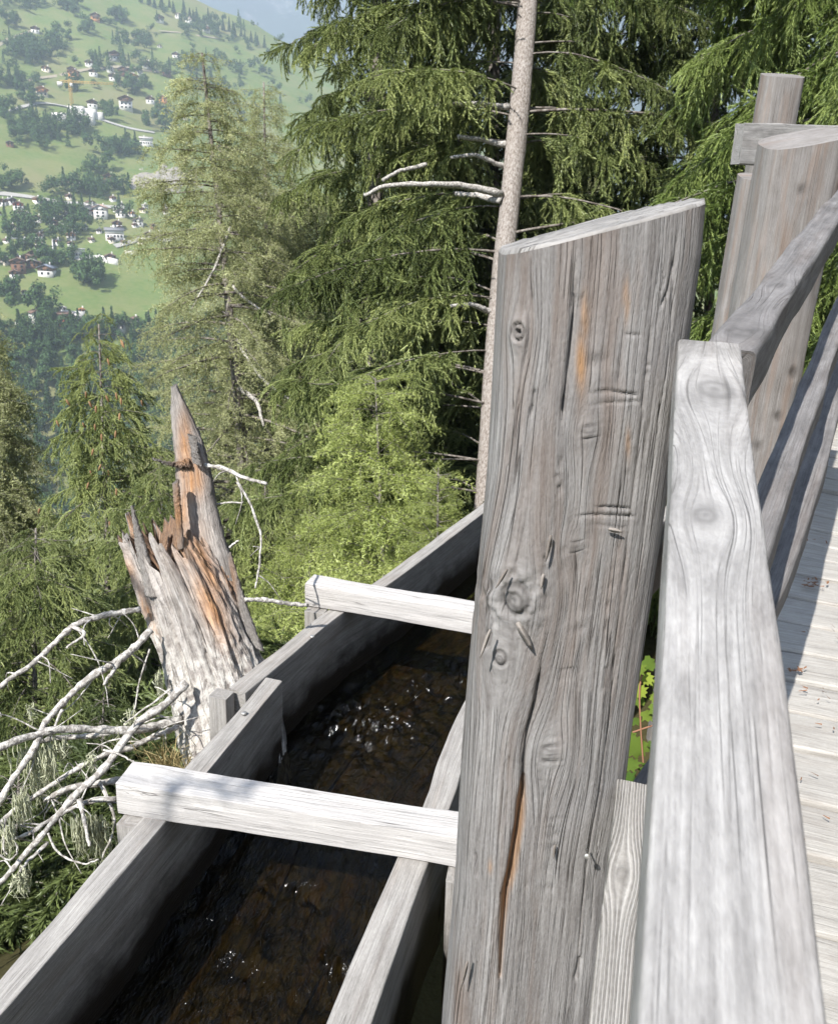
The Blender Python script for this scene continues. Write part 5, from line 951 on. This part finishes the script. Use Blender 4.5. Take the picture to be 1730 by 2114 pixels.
# rock scar
V = []
for b in np.linspace(0, 1, 22):
    for a in np.linspace(0, 1, 34):
        e = 1 - math.hypot((a - .5) / .5, (b - .5) / .5) + .45 * float(fbm(np.array((a * 5, b * 4, 0)), 14, 3)); p = on_hill(255 + a * 165, 345 + b * 58)
        p[2] += -1.5 + 9 * min(max(e, -.3), .5) + (1.6 * float(fbm(np.array((a * 16, b * 12, 3)), 15, 2)) if e > 0 else 0); V.append(p)
V = np.array(V); c = V[0].copy(); i = np.arange(21)[:, None] * 34; j = np.arange(33)[None]
tag(link('rock_outcrop', mesh_np('rock_outcrop', V - c, [np.stack((i + j, i + 34 + j, i + 35 + j, i + j + 1), -1).reshape(-1, 4)]), M['rock'], None, c), 'pale bare rock scar on the meadow above the village', 'rock')
# far trees: six crowns of leaf clumps, set one by one
def far_mat(name, a, b):
    t = NT(name); oi = t.node('ObjectInfo').outputs['Random']; n_ = t.noise(t.node('TexCoord').outputs['Object'], .9, 3); return t.principled(t.mix(t.math('ADD', t.math('MULTIPLY', oi, .6), t.math('MULTIPLY', n_, .5)), a, b), .95, **{'Specular IOR Level': .05})
M['far_leaf'] = far_mat('far_leaves', (.035, .075, .028), (.085, .14, .05)); M['far_con'] = far_mat('far_needles', (.022, .05, .025), (.05, .085, .04))
def clump_tree(seed, kind):
    rg = np.random.default_rng(seed); n = 640
    if kind == 'leaf':
        nb = 9; cen = rg.normal(size=(nb, 3)) * (2.0, 2.0, 2.3) + (0, 0, 5.6); rad = rg.uniform(.9, 2.2, nb); k = rg.integers(0, nb, n); d = rg.normal(size=(n, 3)); d /= np.linalg.norm(d, axis=1)[:, None]; P = cen[k] + d * rad[k][:, None] * rg.uniform(.55, 1.2, (n, 1)); P[:, 2] = np.maximum(P[:, 2], .6)
        D = d
    else:
        z = rg.uniform(0, 1, n) ** 1.3; a = rg.uniform(0, 6.3, n); r = (1 - z) * 2.3 * rg.uniform(.55, 1.1, n); P = np.stack((np.cos(a) * r, np.sin(a) * r, .8 + z * 11), 1); D = np.stack((np.cos(a), np.sin(a), 0 * a - .2), 1)
    s = .5 if kind == 'leaf' else .42; T1 = np.cross(D, rg.normal(size=(n, 3))); T1 /= np.linalg.norm(T1, axis=1)[:, None]; T2 = np.cross(D, T1); sz = s * rg.uniform(.6, 1.5, (n, 1)); nz = D * rg.uniform(-.3, .3, (n, 1))
    V = np.stack((P - T1 * sz, P + T1 * sz * .8 + nz, P + T2 * sz * 1.2 - nz), 1).reshape(-1, 3); return mesh_np('far_crown', V, [np.arange(3 * n).reshape(-1, 3)], False)
LEAF = [clump_tree(k, 'leaf') for k in range(5)]; CON = [clump_tree(20 + k, 'con') for k in range(3)]
for me in LEAF: me.materials.append(M['far_leaf'])
for me in CON: me.materials.append(M['far_con'])
rg = np.random.default_rng(101); count = 0
def far_tree(px, py, kind, s, label, group):
    global count
    p = on_hill(px, py); o = link('conifer_tree' if kind == 'con' else 'broadleaf_tree', (CON if kind == 'con' else LEAF)[rg.integers(0, 3 if kind == 'con' else 5)], None, None, p); o.scale = (s * rg.uniform(.85, 1.2), s * rg.uniform(.85, 1.2), s * rg.uniform(.85, 1.25)); o.rotation_euler.z = rg.uniform(0, 6.3); tag(o, label, 'tree', group); count += 1
CL = [('tree in the wood at the upper left corner', 40, 14, 55, 10, 12), ('tree in the clump left of the top chalet', 150, 20, 22, 14, 9), ('tree in the small left meadow clump', 25, 62, 14, 12, 5), ('tree in the dense wood on the upper left slope', 60, 118, 55, 26, 26), ('tree in the loose wood above the grey roofed chalet', 125, 95, 30, 18, 9), ('tree in the clump below the brown roofed top chalet', 175, 72, 16, 10, 5), ('tree beside the high green meadow', 240, 45, 18, 16, 7), ('tree in the belt right of the grey roofed chalet', 285, 92, 42, 14, 13), ('tree around the three upper chalets', 250, 140, 60, 16, 12), ('tree in the row left of the crane', 40, 180, 50, 8, 12), ('tree between the crane and the orange chalet', 150, 186, 30, 8, 7), ('tree in the clump left of the building site', 55, 212, 20, 7, 6), ('tree in the clump right of the crane', 275, 186, 34, 12, 10), ('round tree just left of the three storey chalet', 226, 240, 10, 14, 4),
      ('tree in the large dark wood below the building site', 95, 285, 70, 32, 34), ('tree in the left arm of the large dark wood', 18, 245, 18, 16, 7), ('tree in front of the building site', 175, 268, 24, 10, 6), ('tree in the belt left of the long white house', 245, 318, 50, 9, 14), ('single tree on the open middle meadow', 306, 262, 6, 6, 2), ('tree behind the long white house', 345, 258, 26, 16, 9), ('tree on the right slope below the ridge', 390, 140, 40, 22, 12), ('tree in the copse left of the village road', 20, 392, 26, 8, 6), ('tree in the wood belt above the village', 200, 402, 75, 10, 20), ('tree by the dark brown chalet at the rock scar', 205, 362, 22, 8, 6), ('garden tree in the upper village', 130, 455, 120, 12, 12), ('garden tree in the middle village', 110, 490, 110, 14, 12), ('garden tree near the old barns', 90, 545, 70, 14, 8), ('tree beside the blue grey roofed chalet', 108, 556, 16, 8, 3), ('tree in the copse right of the open lawn', 190, 585, 24, 20, 9), ('tree at the bottom left of the lawn', 25, 628, 16, 8, 4), ('tree by the bottom village houses', 100, 655, 40, 14, 7)]
parts = []; LV = []
for me in LEAF[:2] + CON[:2]:
    n = len(me.vertices); v = np.empty(n * 3, np.float32); me.vertices.foreach_get('co', v); LV.append(v.reshape(-1, 3)[:640 * 3].reshape(-1, 3, 3)[::2])
t = NT('forest_leaves'); P0 = t.node('NewGeometry').outputs['Position']; M['forest'] = t.principled(t.mix(t.noise(P0, .09, 3), (.03, .07, .03), (.085, .135, .05)), .95, **{'Specular IOR Level': .05})
CL.append(('tree scattered over the right slope below the ridge end', 470, 150, 110, 90, 44)); CL.append(('tree in the wood strip under the ridge conifers', 420, 62, 80, 22, 20))
ORD = ['first', 'second', 'third', 'fourth', 'fifth', 'sixth', 'seventh', 'eighth', 'ninth', 'tenth', 'eleventh', 'twelfth', 'thirteenth', 'fourteenth', 'fifteenth', 'sixteenth']
def wood(lab, pts, s0, s1, kinds=(0, 1, 2)):
    VV = []
    for x, y in pts:
        p = on_hill(x, y, 150, 1400); a = rg.uniform(0, 6.3); R2 = np.array(((math.cos(a), -math.sin(a), 0), (math.sin(a), math.cos(a), 0), (0, 0, 1))); VV.append((LV[kinds[rg.integers(0, len(kinds))]] @ R2.T * rg.uniform(s0, s1) + p).reshape(-1, 3))
    VV = np.concatenate(VV); tag(link('forest', mesh_np('forest', VV, [np.arange(len(VV)).reshape(-1, 3)]), M['forest']), lab, 'forest', kind='stuff')
for (lab, cx, cy, rx, ry, n) in CL:
    pts = np.stack((cx + rg.normal(size=n) * rx * .55, cy + rg.normal(size=n) * ry * .55), 1)
    if n >= 12:
        wood(lab.replace('tree', 'massed trees', 1), np.vstack((pts, np.stack((cx + rg.normal(size=n) * rx * .55, cy + rg.normal(size=n) * ry * .55), 1)[:n // 2])), .85, 1.55); continue
    for k, (x, y) in enumerate(pts[np.argsort(pts[:, 0])]):
        far_tree(x, y, 'leaf', rg.uniform(.8, 1.45), lab if n == 1 else '%s from the left %s' % (ORD[k], lab), lab.replace('tree', 'trees', 1))
for k in range(26):
    u = k / 25; far_tree(300 + u * 245 + rg.normal() * 4, 3 + u * 92 + rg.normal() * 3 + 3, 'con', rg.uniform(.9, 1.35), '%s dark conifer from the top of the ridge row' % (ORD[k] if k < 16 else 'twenty-' + ORD[k - 20] if k > 20 else ('seventeenth', 'eighteenth', 'nineteenth', 'twentieth', 'twenty-first')[k - 16]), 'conifers along the ridge')
# the unbroken forest below the village
n = 900; wood('unbroken blue green forest on the slope below the village', np.stack((rg.uniform(-120, 620, n), 690 + 420 * rg.uniform(0, 1, n) ** 1.4), 1), .8, 1.3, (0, 1, 2, 3))

# ------------------------------------------------------------------ haze
HZ = 3.7e-4
V, fs = box_vf(0, 0, 0, 8000, 8000, 1230); hz = link('haze', mesh_np('haze', V, fs), None, None, (0, 0, 440)); hz['kind'] = 'stuff'
t = NT('haze_air'); pv = t.node('VolumePrincipled', {'Color': (.70, .81, 1.0, 1), 'Density': HZ, 'Anisotropy': .2}); t.t.links.new(pv.outputs[0], t.out.inputs['Volume']); hz.data.materials.append(t.m)
